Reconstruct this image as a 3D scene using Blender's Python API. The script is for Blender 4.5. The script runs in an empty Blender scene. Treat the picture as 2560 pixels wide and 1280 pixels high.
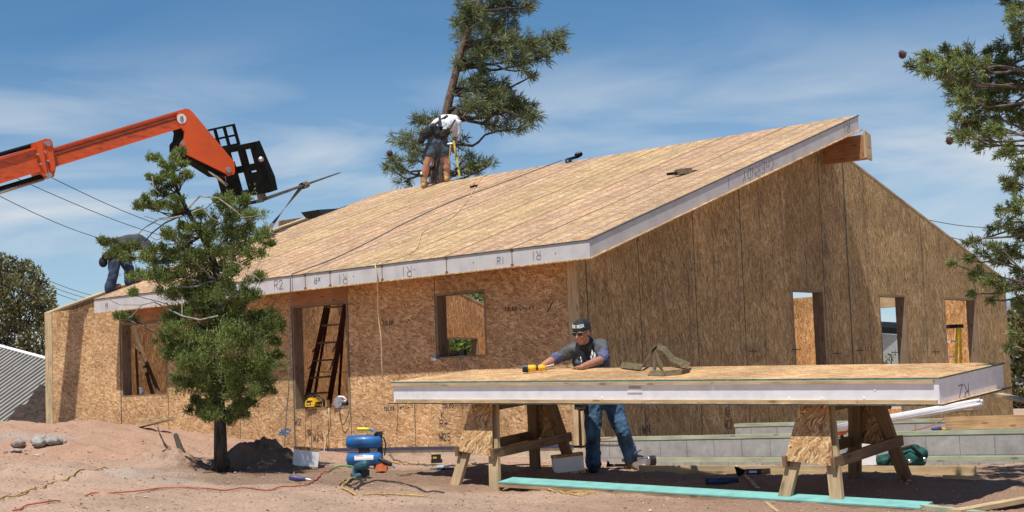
import bpy, math, random
import numpy as np
from mathutils import Vector, noise as mnoise
random.seed(7); np.random.seed(7)
SC = bpy.context.scene; COL = SC.collection
# ------------------------------------------------------------ camera
FPX = 4200.0; PITCH = math.radians(5.04); ROLL = math.radians(2.18); ANG = math.radians(41.75)
F_ = np.array([0, math.cos(PITCH), math.sin(PITCH)])
_u = np.array([0, -math.sin(PITCH), math.cos(PITCH)]); _r = np.array([1.0, 0, 0])
R_ = math.cos(ROLL)*_r - math.sin(ROLL)*_u
U_ = math.cos(ROLL)*_u + math.sin(ROLL)*_r
CAM = np.array([0, 0, 1.6])
cd = bpy.data.cameras.new("camera"); cam = bpy.data.objects.new("camera", cd); COL.objects.link(cam)
cd.sensor_width = 36; cd.lens = FPX/2560*36; cd.clip_end = 8000; cd.clip_start = .1
from mathutils import Matrix
cam.matrix_world = Matrix(((R_[0], U_[0], -F_[0], 0), (R_[1], U_[1], -F_[1], 0), (R_[2], U_[2], -F_[2], 1.6), (0, 0, 0, 1)))
SC.camera = cam
G = np.array([math.sin(ANG), math.cos(ANG), 0]); H = np.array([-math.cos(ANG), math.sin(ANG), 0]); Z = np.array([0, 0, 1.0])
C0 = np.array([0.7946, 20.5, 0.0])
# ------------------------------------------------------------ light
Ldir = G*.44 + H*.15 - Z
Sdir = -Ldir/np.linalg.norm(Ldir)
elev = math.asin(Sdir[2])
SC.view_settings.view_transform = 'Standard'; SC.view_settings.look = 'None'; SC.view_settings.exposure = 0.02; SC.view_settings.gamma = 1
sl = bpy.data.lights.new("sun", 'SUN'); sl.energy = 5.0; sl.angle = math.radians(.53); sl.color = (1, .96, .89)
so = bpy.data.objects.new("sun", sl); COL.objects.link(so); so.location = (0, 0, 30)
so.rotation_euler = Vector(Ldir).to_track_quat('-Z', 'Y').to_euler()
wd = bpy.data.worlds.new("World"); SC.world = wd; wd.use_nodes = True
def world():
    nt = wd.node_tree; N = nt.nodes; L = nt.links; bg = N["Background"]; bg.inputs[1].default_value = .088
    sk = N.new("ShaderNodeTexSky"); sk.sky_type = 'NISHITA'; sk.sun_disc = False
    sk.sun_elevation = elev; sk.sun_rotation = math.atan2(Sdir[0], Sdir[1])
    sk.altitude = 1500; sk.air_density = 1.0; sk.dust_density = .25; sk.ozone_density = 2.0
    tc = N.new("ShaderNodeTexCoord")
    sep = N.new("ShaderNodeSeparateXYZ"); L.new(tc.outputs['Generated'], sep.inputs[0])
    mp = N.new("ShaderNodeMapping"); mp.inputs['Rotation'].default_value = (0, math.radians(14), 0); mp.inputs['Scale'].default_value = (2.2, 2.2, 11)
    mp.inputs['Location'].default_value = (.35, 0, .9)
    L.new(tc.outputs['Generated'], mp.inputs[0])
    n1 = N.new("ShaderNodeTexNoise"); n1.inputs['Scale'].default_value = 1.9; n1.inputs['Detail'].default_value = 7; n1.inputs['Roughness'].default_value = .5; n1.inputs['Distortion'].default_value = .5
    L.new(mp.outputs[0], n1.inputs['Vector'])
    r1 = N.new("ShaderNodeMapRange"); r1.inputs[1].default_value = .44; r1.inputs[2].default_value = .62; L.new(n1.outputs[0], r1.inputs[0])
    # veil thicker at low elevation
    r2 = N.new("ShaderNodeMapRange"); r2.interpolation_type = 'SMOOTHSTEP'; r2.inputs[1].default_value = .24; r2.inputs[2].default_value = .12; r2.inputs[3].default_value = .04; r2.inputs[4].default_value = 1.0
    L.new(sep.outputs[2], r2.inputs[0])
    m = N.new("ShaderNodeMath"); m.operation = 'MULTIPLY'; L.new(r1.outputs[0], m.inputs[0]); L.new(r2.outputs[0], m.inputs[1])
    m3 = N.new("ShaderNodeMapRange"); m3.inputs[1].default_value = .22; m3.inputs[2].default_value = 0.0; m3.inputs[3].default_value = 0; m3.inputs[4].default_value = .6
    L.new(sep.outputs[2], m3.inputs[0])
    m2 = N.new("ShaderNodeMath"); m2.operation = 'MULTIPLY_ADD'; m2.use_clamp = True; L.new(m.outputs[0], m2.inputs[0]); m2.inputs[1].default_value = .75; L.new(m3.outputs[0], m2.inputs[2])
    mix = N.new("ShaderNodeMix"); mix.data_type = 'RGBA'; L.new(m2.outputs[0], mix.inputs[0])
    tn = N.new("ShaderNodeMix"); tn.data_type = 'RGBA'; tn.blend_type = 'MULTIPLY'; tn.inputs[0].default_value = 1; L.new(sk.outputs[0], tn.inputs[6]); tn.inputs[7].default_value = (.63, .95, 1.11, 1); L.new(tn.outputs[2], mix.inputs[6]); mix.inputs[7].default_value = (6.9, 7.7, 8.5, 1)
    hs = N.new("ShaderNodeHueSaturation"); hs.inputs[1].default_value = 1.0; hs.inputs[2].default_value = 1.0; L.new(mix.outputs[2], hs.inputs['Color'])
    L.new(hs.outputs[0], bg.inputs[0])
world()
# ------------------------------------------------------------ helpers
def ray(x, y): return F_*FPX + R_*(x-1280) + U_*(640-y)
def atY(x, y, D): v = ray(x, y); return CAM + v*D/v[1]
def onplane(x, y, P0, n): v = ray(x, y); return CAM + v*(((P0-CAM) @ n)/(v @ n))
def W(h, u, z): return C0 + H*h + G*u + Z*z
def pf(x, y, u=0): return onplane(x, y, C0+G*u, G)          # on a plane parallel to the front wall
def pg(x, y, h=0): return onplane(x, y, C0+H*h, H)          # on a plane parallel to the gable
def srgb(r, g, b):
    f = lambda c: (c/255/12.92 if c/255 <= .04045 else ((c/255+.055)/1.055)**2.4)
    return (f(r), f(g), f(b))
RZ = .335                                                    # roof rise per metre
def roof_top(u): return 3.51 + RZ*(u+.5)
RT = .235
NR = np.cross(H, G+Z*RZ); NR /= np.linalg.norm(NR); NR = NR if NR[2] > 0 else -NR
def onroof(x, y, lift=.0): P = onplane(x, y, W(0, -.5, 3.51), NR); return P + NR*lift

class MB:
    def __init__(s): s.v = []; s.f = []; s.uv = []; s.mi = []
    def face(s, pts, uv=None, mi=0):
        b = len(s.v); s.v.extend([tuple(p) for p in pts]); s.f.append(tuple(range(b, b+len(pts)))); s.mi.append(mi)
        if uv is None:
            p = [np.array(q, float) for q in pts]; e = p[1]-p[0]; l = np.linalg.norm(e) or 1; e = e/l
            n = np.cross(e, p[2]-p[1]); n = n/(np.linalg.norm(n) or 1); w = np.cross(n, e)
            uv = [((q-p[0]) @ e, (q-p[0]) @ w) for q in p]
        s.uv.append(uv)
    def box(s, o, a, b, c, mi=0, off=None):
        o, a, b, c = [np.array(q, float) for q in (o, a, b, c)]
        if np.cross(a, b) @ c < 0: a, b = b, a
        E = sorted([a, b, c], key=lambda q: -np.linalg.norm(q)); ax = [q/np.linalg.norm(q) for q in E]
        off = off if off is not None else (random.random()*9, random.random()*9)
        ctr = o+(a+b+c)/2
        for (p, q, r, sgn) in ((a, b, c, 1), (a, b, c, 0), (b, c, a, 1), (b, c, a, 0), (c, a, b, 1), (c, a, b, 0)):
            base = o + (r if sgn else 0)
            pts = [base, base+p, base+p+q, base+q]
            if not sgn: pts = pts[::-1]
            nn = np.cross(p, q); nn = nn/np.linalg.norm(nn)
            k = [t for t in range(3) if abs(ax[t] @ nn) < .9]
            i, j = k[0], k[1] if len(k) > 1 else (k[0]+1) % 3
            s.face(pts, [((t-ctr) @ ax[i]+off[0], (t-ctr) @ ax[j]+off[1]+j*.37) for t in pts], mi)
    def beam(s, p, q, w, d, up=(0, 0, 1), mi=0):
        p = np.array(p, float); q = np.array(q, float); a = q-p; up = np.array(up, float); n = a/np.linalg.norm(a)
        sd = np.cross(n, up); sd /= np.linalg.norm(sd); up2 = np.cross(sd, n)
        s.box(p-sd*w/2-up2*d/2, a, sd*w, up2*d, mi)
    def prism(s, poly, ext, mi=0, uvf=None, mis=None):
        poly = [np.array(q, float) for q in poly]; ext = np.array(ext, float); top = [q+ext for q in poly]
        n = np.zeros(3)
        for i in range(len(poly)): n += np.cross(poly[i], poly[(i+1) % len(poly)])
        if n @ ext > 0: lo = poly[::-1]; hi = top
        else: lo = poly; hi = top[::-1]
        s.face(lo, [uvf(q) for q in lo] if uvf else None, mi); s.face(hi, [uvf(q) for q in hi] if uvf else None, mi)
        for i in range(len(poly)):
            a, b = poly[i], poly[(i+1) % len(poly)]
            pts = [a, b, b+ext, a+ext]
            if n @ ext < 0: pts = pts[::-1]
            s.face(pts, None, mi if mis is None else mis)
    def tube(s, pts, rad, n=8, cap=True, mi=0, flat=None):
        """tapered tube along pts; rad = number, list of numbers or list of (a,b) with axis flat"""
        P = [np.array(p, float) for p in pts]; k = len(P)
        if not hasattr(rad, '__len__'): rad = [rad]*k
        b0 = len(s.v); prev = None; rings = []
        for i in range(k):
            t = (P[min(i+1, k-1)]-P[max(i-1, 0)]); t = t/(np.linalg.norm(t) or 1)
            if flat is not None: x = np.array(flat, float)
            elif prev is None: x = np.array([1, 0, 0]) if abs(t[0]) < .8 else np.array([0, 1.0, 0])
            else: x = prev
            x = x-t*(x @ t); x /= (np.linalg.norm(x) or 1); y = np.cross(t, x); prev = x
            ra, rb = rad[i] if hasattr(rad[i], '__len__') else (rad[i], rad[i])
            rings.append([P[i]+x*ra*math.cos(2*math.pi*j/n)+y*rb*math.sin(2*math.pi*j/n) for j in range(n)])
        for r in rings: s.v.extend([tuple(q) for q in r])
        d = 0
        for i in range(k-1):
            l = np.linalg.norm(P[i+1]-P[i])
            for j in range(n):
                a = b0+i*n+j; b = b0+i*n+(j+1) % n
                s.f.append((a, b, b+n, a+n)); s.uv.append([(d, j*.03), (d, j*.03+.03), (d+l, j*.03+.03), (d+l, j*.03)]); s.mi.append(mi)
            d += l
        if cap:
            s.f.append(tuple(b0+j for j in range(n))[::-1]); s.uv.append([(0, 0)]*n); s.mi.append(mi)
            s.f.append(tuple(b0+(k-1)*n+j for j in range(n))); s.uv.append([(0, 0)]*n); s.mi.append(mi)
    def capsule(s, pts, rad, n=10, flat=None, mi=0):
        """tube with rounded ends"""
        P = [np.array(p, float) for p in pts]; k = len(P)
        if not hasattr(rad, '__len__'): rad = [rad]*k
        rr = [np.array(r if hasattr(r, '__len__') else (r, r), float) for r in rad]
        a = P[0]-P[1]; a /= (np.linalg.norm(a) or 1); b = P[-1]-P[-2]; b /= (np.linalg.norm(b) or 1)
        pre = [(P[0]+a*rr[0].min()*math.sin(t), rr[0]*max(math.cos(t), .12)) for t in (1.45, 1.05, .55)]
        post = [(P[-1]+b*rr[-1].min()*math.sin(t), rr[-1]*max(math.cos(t), .12)) for t in (.55, 1.05, 1.45)]
        seq = pre+list(zip(P, rr))+post
        s.tube([q[0] for q in seq], [tuple(q[1]) for q in seq], n, True, mi, flat)
    def ball(s, c, r, n=10, m=7, mi=0, ax=None):
        c = np.array(c, float); r = r if hasattr(r, '__len__') else (r, r, r)
        X, Y, Zz = ax if ax is not None else (np.array([1, 0, 0]), np.array([0, 1, 0]), Z)
        b0 = len(s.v)
        for i in range(m+1):
            th = math.pi*i/m
            for j in range(n):
                ph = 2*math.pi*j/n
                s.v.append(tuple(c+X*r[0]*math.sin(th)*math.cos(ph)+Y*r[1]*math.sin(th)*math.sin(ph)+Zz*r[2]*math.cos(th)))
        for i in range(m):
            for j in range(n):
                a = b0+i*n+j; b = b0+i*n+(j+1) % n
                s.f.append((a, a+n, b+n, b)); s.uv.append([(0, 0), (0, .1), (.1, .1), (.1, 0)]); s.mi.append(mi)
    def build(s, name, mats, parent=None, smooth=False, label=None):
        me = bpy.data.meshes.new(name); me.from_pydata(s.v, [], s.f)
        uvl = me.uv_layers.new(name="UVMap"); flat = [c for f in s.uv for t in f for c in t]
        uvl.data.foreach_set("uv", flat)
        mats = mats if isinstance(mats, (list, tuple)) else [mats]
        for m in mats: me.materials.append(m)
        if len(mats) > 1: me.polygons.foreach_set("material_index", s.mi)
        if smooth: me.polygons.foreach_set("use_smooth", [True]*len(s.f))
        me.update()
        o = bpy.data.objects.new(name, me); COL.objects.link(o)
        if parent is not None:
            o.parent = parent; o.matrix_parent_inverse = Matrix.Translation(parent.location).inverted() if parent.rotation_euler.to_quaternion().angle == 0 else parent.matrix_world.inverted()
        if label: o['label'] = label
        return o
def tag(o, label, cat, group=None, kind=None):
    if label: o['label'] = label
    if cat: o['category'] = cat
    if group: o['group'] = group
    if kind: o['kind'] = kind
    return o
def thing(name, label, cat, loc, group=None):
    o = bpy.data.objects.new(name, None); COL.objects.link(o); o.location = tuple(loc); o.empty_display_size = .2
    return tag(o, label, cat, group)
# ------------------------------------------------------------ materials
def newmat(name):
    m = bpy.data.materials.new(name); m.use_nodes = True; nt = m.node_tree; return m, nt, nt.nodes, nt.links, nt.nodes["Principled BSDF"]
def ramp(N, stops):
    r = N.new("ShaderNodeValToRGB"); e = r.color_ramp.elements
    while len(e) < len(stops): e.new(.5)
    for i, (p, c) in enumerate(stops): e[i].position = p; e[i].color = (*c, 1)
    return r
def plain(name, col, rough=.6, var=.12, scale=12, metal=0, bump=0, bscale=60, spec=.4, coat=0, stretch=(1, 1, 1)):
    m, nt, N, L, B = newmat(name)
    tc = N.new("ShaderNodeTexCoord"); mp = N.new("ShaderNodeMapping"); mp.inputs['Scale'].default_value = stretch; L.new(tc.outputs['Object'], mp.inputs[0])
    n = N.new("ShaderNodeTexNoise"); n.inputs['Scale'].default_value = scale; n.inputs['Detail'].default_value = 6; L.new(mp.outputs[0], n.inputs['Vector'])
    a = tuple(max(0, c*(1-var*2)) for c in col); b = tuple(min(1, c*(1+var*1.5)) for c in col)
    r = ramp(N, [(.3, a), (.5, col), (.72, b)]); L.new(n.outputs[0], r.inputs[0]); L.new(r.outputs[0], B.inputs['Base Color'])
    B.inputs['Roughness'].default_value = rough; B.inputs['Metallic'].default_value = metal; B.inputs['Specular IOR Level'].default_value = spec
    B.inputs['Coat Weight'].default_value = coat
    if bump:
        n2 = N.new("ShaderNodeTexNoise"); n2.inputs['Scale'].default_value = bscale; n2.inputs['Detail'].default_value = 4; L.new(mp.outputs[0], n2.inputs['Vector'])
        bp = N.new("ShaderNodeBump"); bp.inputs['Strength'].default_value = bump; bp.inputs['Distance'].default_value = .02; L.new(n2.outputs[0], bp.inputs['Height']); L.new(bp.outputs[0], B.inputs['Normal'])
    return m
def osb(name, ang, spread, tint=(1, 1, 1), fl=(.085, .017), dark=1.0, stripe=None, seamlines=False, contrast=1.0):
    m, nt, N, L, B = newmat(name)
    uv0 = N.new("ShaderNodeUVMap"); uv0.uv_map = "UVMap"; prev = None
    dn = N.new("ShaderNodeTexNoise"); dn.noise_dimensions = '2D'; dn.inputs['Scale'].default_value = 9; dn.inputs['Detail'].default_value = 2; L.new(uv0.outputs[0], dn.inputs['Vector'])
    ds = N.new("ShaderNodeVectorMath"); ds.operation = 'SUBTRACT'; ds.inputs[1].default_value = (.5, .5, .5); L.new(dn.outputs['Color'], ds.inputs[0])
    uv = N.new("ShaderNodeVectorMath"); uv.operation = 'MULTIPLY_ADD'; uv.inputs[1].default_value = (.055, .055, 0); L.new(ds.outputs[0], uv.inputs[0]); L.new(uv0.outputs[0], uv.inputs[2])
    K = 5 if spread > 60 else 4
    for i in range(K):
        a = math.radians(ang+spread*([.75, 1.15, -.75, .3, -.12][i] if K == 5 else [0, .9, -.9, .35][i]))
        vr = N.new("ShaderNodeVectorRotate"); vr.rotation_type = 'Z_AXIS'; vr.inputs['Angle'].default_value = -a; L.new(uv.outputs[0], vr.inputs[0])
        mu = N.new("ShaderNodeMapping"); k = 1+.25*((i*7) % 3-1)
        mu.inputs['Scale'].default_value = (1/fl[0]*k, 1/fl[1]*k, 1); mu.inputs['Location'].default_value = (i*3.3, i*5.7, 0); L.new(vr.outputs[0], mu.inputs[0])
        vo = N.new("ShaderNodeTexVoronoi"); vo.voronoi_dimensions = '2D'; vo.inputs['Scale'].default_value = 1; L.new(mu.outputs[0], vo.inputs['Vector'])
        sp = N.new("ShaderNodeSeparateColor"); L.new(vo.outputs['Color'], sp.inputs[0])
        if prev is None: prev = sp.outputs[0]
        else:
            gt = N.new("ShaderNodeMath"); gt.operation = 'GREATER_THAN'; gt.inputs[1].default_value = .62; L.new(sp.outputs[1], gt.inputs[0])
            mx = N.new("ShaderNodeMix"); mx.data_type = 'FLOAT'; L.new(gt.outputs[0], mx.inputs[0]); L.new(prev, mx.inputs[2]); L.new(sp.outputs[0], mx.inputs[3]); prev = mx.outputs[0]
    nf = N.new("ShaderNodeTexNoise"); nf.noise_dimensions = '2D'; nf.inputs['Scale'].default_value = 60; nf.inputs['Detail'].default_value = 3; L.new(uv.outputs[0], nf.inputs['Vector'])
    ad = N.new("ShaderNodeMath"); ad.operation = 'MULTIPLY_ADD'; L.new(nf.outputs[0], ad.inputs[0]); ad.inputs[1].default_value = .5; 
    sb = N.new("ShaderNodeMath"); sb.operation = 'SUBTRACT'; L.new(prev, sb.inputs[0]); sb.inputs[1].default_value = .25; L.new(sb.outputs[0], ad.inputs[2])
    def T(c):
        md = (.40, .245, .125); c = tuple(md[k]+(c[k]-md[k])*contrast for k in range(3))
        return tuple(min(1, max(0, c[k]*tint[k]*dark)) for k in range(3))
    r = ramp(N, [(0.02, T((.17, .083, .035))), (.22, T((.33, .18, .08))), (.5, T((.42, .255, .125))), (.75, T((.50, .33, .17))), (.93, T((.66, .50, .30)))])
    L.new(ad.outputs[0], r.inputs[0]); col = r.outputs[0]
    # broad blotches
    nb = N.new("ShaderNodeTexNoise"); nb.noise_dimensions = '2D'; nb.inputs['Scale'].default_value = 1.7; nb.inputs['Detail'].default_value = 5; L.new(uv.outputs[0], nb.inputs['Vector'])
    mr = N.new("ShaderNodeMapRange"); mr.inputs[1].default_value = .3; mr.inputs[2].default_value = .7; mr.inputs[3].default_value = .82; mr.inputs[4].default_value = 1.14; L.new(nb.outputs[0], mr.inputs[0])
    ml = N.new("ShaderNodeMix"); ml.data_type = 'RGBA'; ml.blend_type = 'MULTIPLY'; ml.inputs[0].default_value = 1; L.new(col, ml.inputs[6]); L.new(mr.outputs[0], ml.inputs[7]); col = ml.outputs[2]
    sx = N.new("ShaderNodeSeparateXYZ"); L.new(uv.outputs[0], sx.inputs[0])
    if not seamlines and name != 'osb offcut':
        dv = N.new("ShaderNodeMath"); dv.operation = 'MULTIPLY_ADD'; dv.inputs[1].default_value = 1/1.17; dv.inputs[2].default_value = -.04; L.new(sx.outputs[0], dv.inputs[0])
        fl_ = N.new("ShaderNodeMath"); fl_.operation = 'FLOOR'; L.new(dv.outputs[0], fl_.inputs[0])
        wn = N.new("ShaderNodeTexWhiteNoise"); wn.noise_dimensions = '1D'; L.new(fl_.outputs[0], wn.inputs['W'])
        wr = N.new("ShaderNodeMapRange"); wr.inputs[3].default_value = .86; wr.inputs[4].default_value = 1.12; L.new(wn.outputs['Value'], wr.inputs[0])
        wm = N.new("ShaderNodeMix"); wm.data_type = 'RGBA'; wm.blend_type = 'MULTIPLY'; wm.inputs[0].default_value = 1; L.new(col, wm.inputs[6]); L.new(wr.outputs[0], wm.inputs[7]); col = wm.outputs[2]
    def lines(axis, centres, width, period, strength, rough, colr):
        nonlocal col
        for c in centres:
            md = N.new("ShaderNodeMath"); md.operation = 'SUBTRACT'; L.new(sx.outputs[axis], md.inputs[0]); md.inputs[1].default_value = c
            if period:
                q = N.new("ShaderNodeMath"); q.operation = 'PINGPONG'; L.new(md.outputs[0], q.inputs[0]); q.inputs[1].default_value = period/2
            else:
                q = N.new("ShaderNodeMath"); q.operation = 'ABSOLUTE'; L.new(md.outputs[0], q.inputs[0])
            w = N.new("ShaderNodeMapRange"); w.inputs[1].default_value = width; w.inputs[2].default_value = width*.5; w.inputs[3].default_value = 0; w.inputs[4].default_value = strength; L.new(q.outputs[0], w.inputs[0])
            nn = N.new("ShaderNodeTexNoise"); nn.noise_dimensions = '2D'; nn.inputs['Scale'].default_value = rough; nn.inputs['Detail'].default_value = 3
            mpp = N.new("ShaderNodeMapping"); mpp.inputs['Scale'].default_value = (2.5, .25, 1) if axis == 0 else (.25, 2.5, 1); L.new(uv.outputs[0], mpp.inputs[0]); L.new(mpp.outputs[0], nn.inputs['Vector'])
            w2 = N.new("ShaderNodeMapRange"); w2.inputs[1].default_value = .38 if stripe else .2; w2.inputs[2].default_value = .62 if stripe else .42; L.new(nn.outputs[0], w2.inputs[0])
            mm = N.new("ShaderNodeMath"); mm.operation = 'MULTIPLY'; L.new(w.outputs[0], mm.inputs[0]); L.new(w2.outputs[0], mm.inputs[1])
            mi = N.new("ShaderNodeMix"); mi.data_type = 'RGBA'; L.new(mm.outputs[0], mi.inputs[0]); L.new(col, mi.inputs[6]); mi.inputs[7].default_value = (*colr, 1); col = mi.outputs[2]
    if stripe: lines(0, stripe, .035, 1.17, .42, 9, (.06, .055, .06))
    if seamlines:
        lines(0, (.30, .87), .030, 0, .85, 4, (.24, .17, .16)); lines(0, (.585,), .034, 0, .9, 3, (.24, .20, .22))
        lines(0, (0.02,), .042, 0, 1, 3, (.17, .13, .14))
    L.new(col, B.inputs['Base Color']); B.inputs['Roughness'].default_value = .75; B.inputs['Specular IOR Level'].default_value = .25
    bp = N.new("ShaderNodeBump"); bp.inputs['Strength'].default_value = .35; bp.inputs['Distance'].default_value = .006; L.new(ad.outputs[0], bp.inputs['Height']); L.new(bp.outputs[0], B.inputs['Normal'])
    return m
def wood(name, col, var=.18, green=None):
    m, nt, N, L, B = newmat(name)
    uv = N.new("ShaderNodeUVMap"); uv.uv_map = "UVMap"; mp = N.new("ShaderNodeMapping"); mp.inputs['Scale'].default_value = (1.3, 26, 1); L.new(uv.outputs[0], mp.inputs[0])
    n = N.new("ShaderNodeTexNoise"); n.noise_dimensions = '2D'; n.inputs['Scale'].default_value = 1.6; n.inputs['Detail'].default_value = 6; n.inputs['Distortion'].default_value = .6; L.new(mp.outputs[0], n.inputs['Vector'])
    a = tuple(c*(1-var*1.6) for c in col); b = tuple(min(1, c*(1+var)) for c in col)
    r = ramp(N, [(.28, a), (.5, col), (.7, b)]); L.new(n.outputs[0], r.inputs[0])
    mk = N.new("ShaderNodeMapping"); mk.inputs['Scale'].default_value = (2.2, 7, 1); L.new(uv.outputs[0], mk.inputs[0])
    v = N.new("ShaderNodeTexVoronoi"); v.voronoi_dimensions = '2D'; v.inputs['Scale'].default_value = 1; L.new(mk.outputs[0], v.inputs['Vector'])
    kr = N.new("ShaderNodeMapRange"); kr.inputs[1].default_value = .12; kr.inputs[2].default_value = .05; kr.inputs[3].default_value = 0; kr.inputs[4].default_value = .7; L.new(v.outputs['Distance'], kr.inputs[0])
    mi = N.new("ShaderNodeMix"); mi.data_type = 'RGBA'; L.new(kr.outputs[0], mi.inputs[0]); L.new(r.outputs[0], mi.inputs[6]); mi.inputs[7].default_value = (col[0]*.35, col[1]*.28, col[2]*.22, 1)
    col_out = mi.outputs[2]
    n3 = N.new("ShaderNodeTexNoise"); n3.noise_dimensions = '2D'; n3.inputs['Scale'].default_value = 3.5; n3.inputs['Detail'].default_value = 5; L.new(uv.outputs[0], n3.inputs['Vector'])
    m3 = N.new("ShaderNodeMapRange"); m3.inputs[1].default_value = .35; m3.inputs[2].default_value = .7; m3.inputs[3].default_value = .8; m3.inputs[4].default_value = 1.08; L.new(n3.outputs[0], m3.inputs[0])
    ml = N.new("ShaderNodeMix"); ml.data_type = 'RGBA'; ml.blend_type = 'MULTIPLY'; ml.inputs[0].default_value = 1; L.new(col_out, ml.inputs[6]); L.new(m3.outputs[0], ml.inputs[7])
    L.new(ml.outputs[2], B.inputs['Base Color']); B.inputs['Roughness'].default_value = .7; B.inputs['Specular IOR Level'].default_value = .3
    bp = N.new("ShaderNodeBump"); bp.inputs['Strength'].default_value = .2; bp.inputs['Distance'].default_value = .004; L.new(n.outputs[0], bp.inputs['Height']); L.new(bp.outputs[0], B.inputs['Normal'])
    return m
def leafmat(name, c1, c2, c3, rough=.6, trans=.25):
    m, nt, N, L, B = newmat(name)
    g = N.new("ShaderNodeNewGeometry"); r = ramp(N, [(0, c1), (.5, c2), (.95, c3)]); L.new(g.outputs['Random Per Island'], r.inputs[0])
    tc = N.new("ShaderNodeTexCoord"); n = N.new("ShaderNodeTexNoise"); n.inputs['Scale'].default_value = 2.5; n.inputs['Detail'].default_value = 3; L.new(tc.outputs['Object'], n.inputs['Vector'])
    mr = N.new("ShaderNodeMapRange"); mr.inputs[1].default_value = .3; mr.inputs[2].default_value = .7; mr.inputs[3].default_value = .6; mr.inputs[4].default_value = 1.3; L.new(n.outputs[0], mr.inputs[0])
    ml = N.new("ShaderNodeMix"); ml.data_type = 'RGBA'; ml.blend_type = 'MULTIPLY'; ml.inputs[0].default_value = 1; L.new(r.outputs[0], ml.inputs[6]); L.new(mr.outputs[0], ml.inputs[7])
    L.new(ml.outputs[2], B.inputs['Base Color']); B.inputs['Roughness'].default_value = rough; B.inputs['Specular IOR Level'].default_value = .3
    tr = N.new("ShaderNodeBsdfTranslucent"); L.new(ml.outputs[2], tr.inputs[0]); ms = N.new("ShaderNodeMixShader"); ms.inputs[0].default_value = trans
    L.new(B.outputs[0], ms.inputs[1]); L.new(tr.outputs[0], ms.inputs[2]); L.new(ms.outputs[0], N["Material Output"].inputs[0])
    return m
M = {}
M['osb_front'] = osb('osb random strands', 10, 75, fl=(.062, .015), tint=(1.22, 1.18, 1.14), contrast=.72)
M['osb_inner'] = osb('osb inner face', 75, 50, fl=(.07, .015), tint=(1.35, 1.15, .95), contrast=.75)
M['osb_gable'] = osb('osb upright strands', 90, 34, fl=(.065, .014), stripe=(.55, 1.12), tint=(.86, .91, .84), contrast=.72)
M['osb_roof'] = [osb('osb roof sheet %d' % i, 0, 36, fl=(.075, .013), tint=t, seamlines=True, contrast=.62) for i, t in enumerate([(1.20, 1.24, 1.32), (1.21, 1.27, 1.22), (1.22, 1.21, 1.31)])]
M['osb_panel'] = osb('osb panel sheet', 0, 30, fl=(.08, .013), tint=(1.25, 1.2, 1.12), contrast=.75)
M['osb_small'] = osb('osb offcut', 60, 70, fl=(.06, .014), tint=(1.02, .98, .9))
M['edge'] = plain('painted board edge', (.055, .085, .075), .8, .3, 20)
M['edge_teal'] = plain('teal painted edge', (.07, .19, .16), .8, .25, 20)
M['foam'] = plain('white foam', (.80, .80, .82), .85, .05, 9, bump=.15, bscale=180)
M['foam_dust'] = plain('dusty white foam', (.55, .53, .52), .9, .06, 5, bump=.2, bscale=180)
M['lumber'] = wood('fresh pine lumber', (.56, .42, .24))
M['lumber_old'] = wood('weathered lumber', (.22, .135, .075), .22)
M['lumber_dim'] = wood('stud lumber', (.46, .33, .19))
M['jamb'] = wood('jamb lumber', (.27, .19, .125))
M['glulam'] = wood('laminated beam', (.40, .20, .095), .14)
M['glulam_pale'] = wood('beam end grain', (.58, .42, .24), .1)
M['green_lumber'] = wood('treated green lumber', (.42, .46, .32), .12)
M['teal_board'] = plain('turquoise painted board', (.20, .47, .43), .7, .1, 7, bump=.1)
M['ink'] = plain('black ink', (.05, .045, .05), .8)
M['ink_grey'] = plain('pencil ink', (.20, .18, .19), .8, .3, 40)
M['black_metal'] = plain('black steel', (.008, .010, .010), .8, .3, 8, bump=.05, spec=.15)
M['chrome'] = plain('chrome rod', (.6, .58, .55), .25, .1, 9, metal=1)
M['steel'] = plain('grey steel', (.42, .43, .44), .4, .15, 20, metal=.7)
M['orange'] = None
def orange():
    m, nt, N, L, B = newmat('worn orange paint')
    tc = N.new("ShaderNodeTexCoord"); mp = N.new("ShaderNodeMapping"); mp.inputs['Rotation'].default_value = (0, -.25, -.8); mp.inputs['Scale'].default_value = (.8, 4, 9); L.new(tc.outputs['Object'], mp.inputs[0])
    n = N.new("ShaderNodeTexNoise"); n.inputs['Scale'].default_value = 2.2; n.inputs['Detail'].default_value = 8; n.inputs['Roughness'].default_value = .65; L.new(mp.outputs[0], n.inputs['Vector'])
    r = ramp(N, [(.30, (.14, .035, .012)), (.43, (.50, .085, .02)), (.58, (.66, .10, .018)), (.8, (.72, .13, .03))]); L.new(n.outputs[0], r.inputs[0]); L.new(r.outputs[0], B.inputs['Base Color'])
    B.inputs['Roughness'].default_value = .42; return m
M['orange'] = orange()
M['orange_clean'] = plain('orange paint', (.68, .10, .02), .38, .08, 3)
M['skin'] = plain('skin', (.46, .21, .13), .5, .12, 30, bump=.05)
M['hair'] = plain('dark hair', (.02, .014, .01), .6, .4, 60)
M['shirt_grey'] = plain('grey knit shirt', (.095, .10, .105), .9, .22, 14, bump=.5, bscale=22)
M['sleeve'] = plain('faded purple undershirt', (.10, .105, .19), .9, .3, 22, bump=.5, bscale=24, stretch=(1, 1, 2.5))
M['white_shirt'] = plain('white cotton shirt', (.74, .75, .78), .85, .05, 10, bump=.6, bscale=14)
M['denim'] = plain('blue denim', (.055, .12, .21), .85, .4, 9, bump=.9, bscale=13)
M['denim_dark'] = plain('dark denim', (.028, .045, .085), .85, .35, 9, bump=.8, bscale=13)
M['black_cloth'] = plain('black cloth', (.02, .022, .024), .85, .3, 15, bump=.4, bscale=20)
M['shorts'] = plain('slate blue shorts', (.07, .095, .125), .9, .2, 15, bump=.5, bscale=18)
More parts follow.
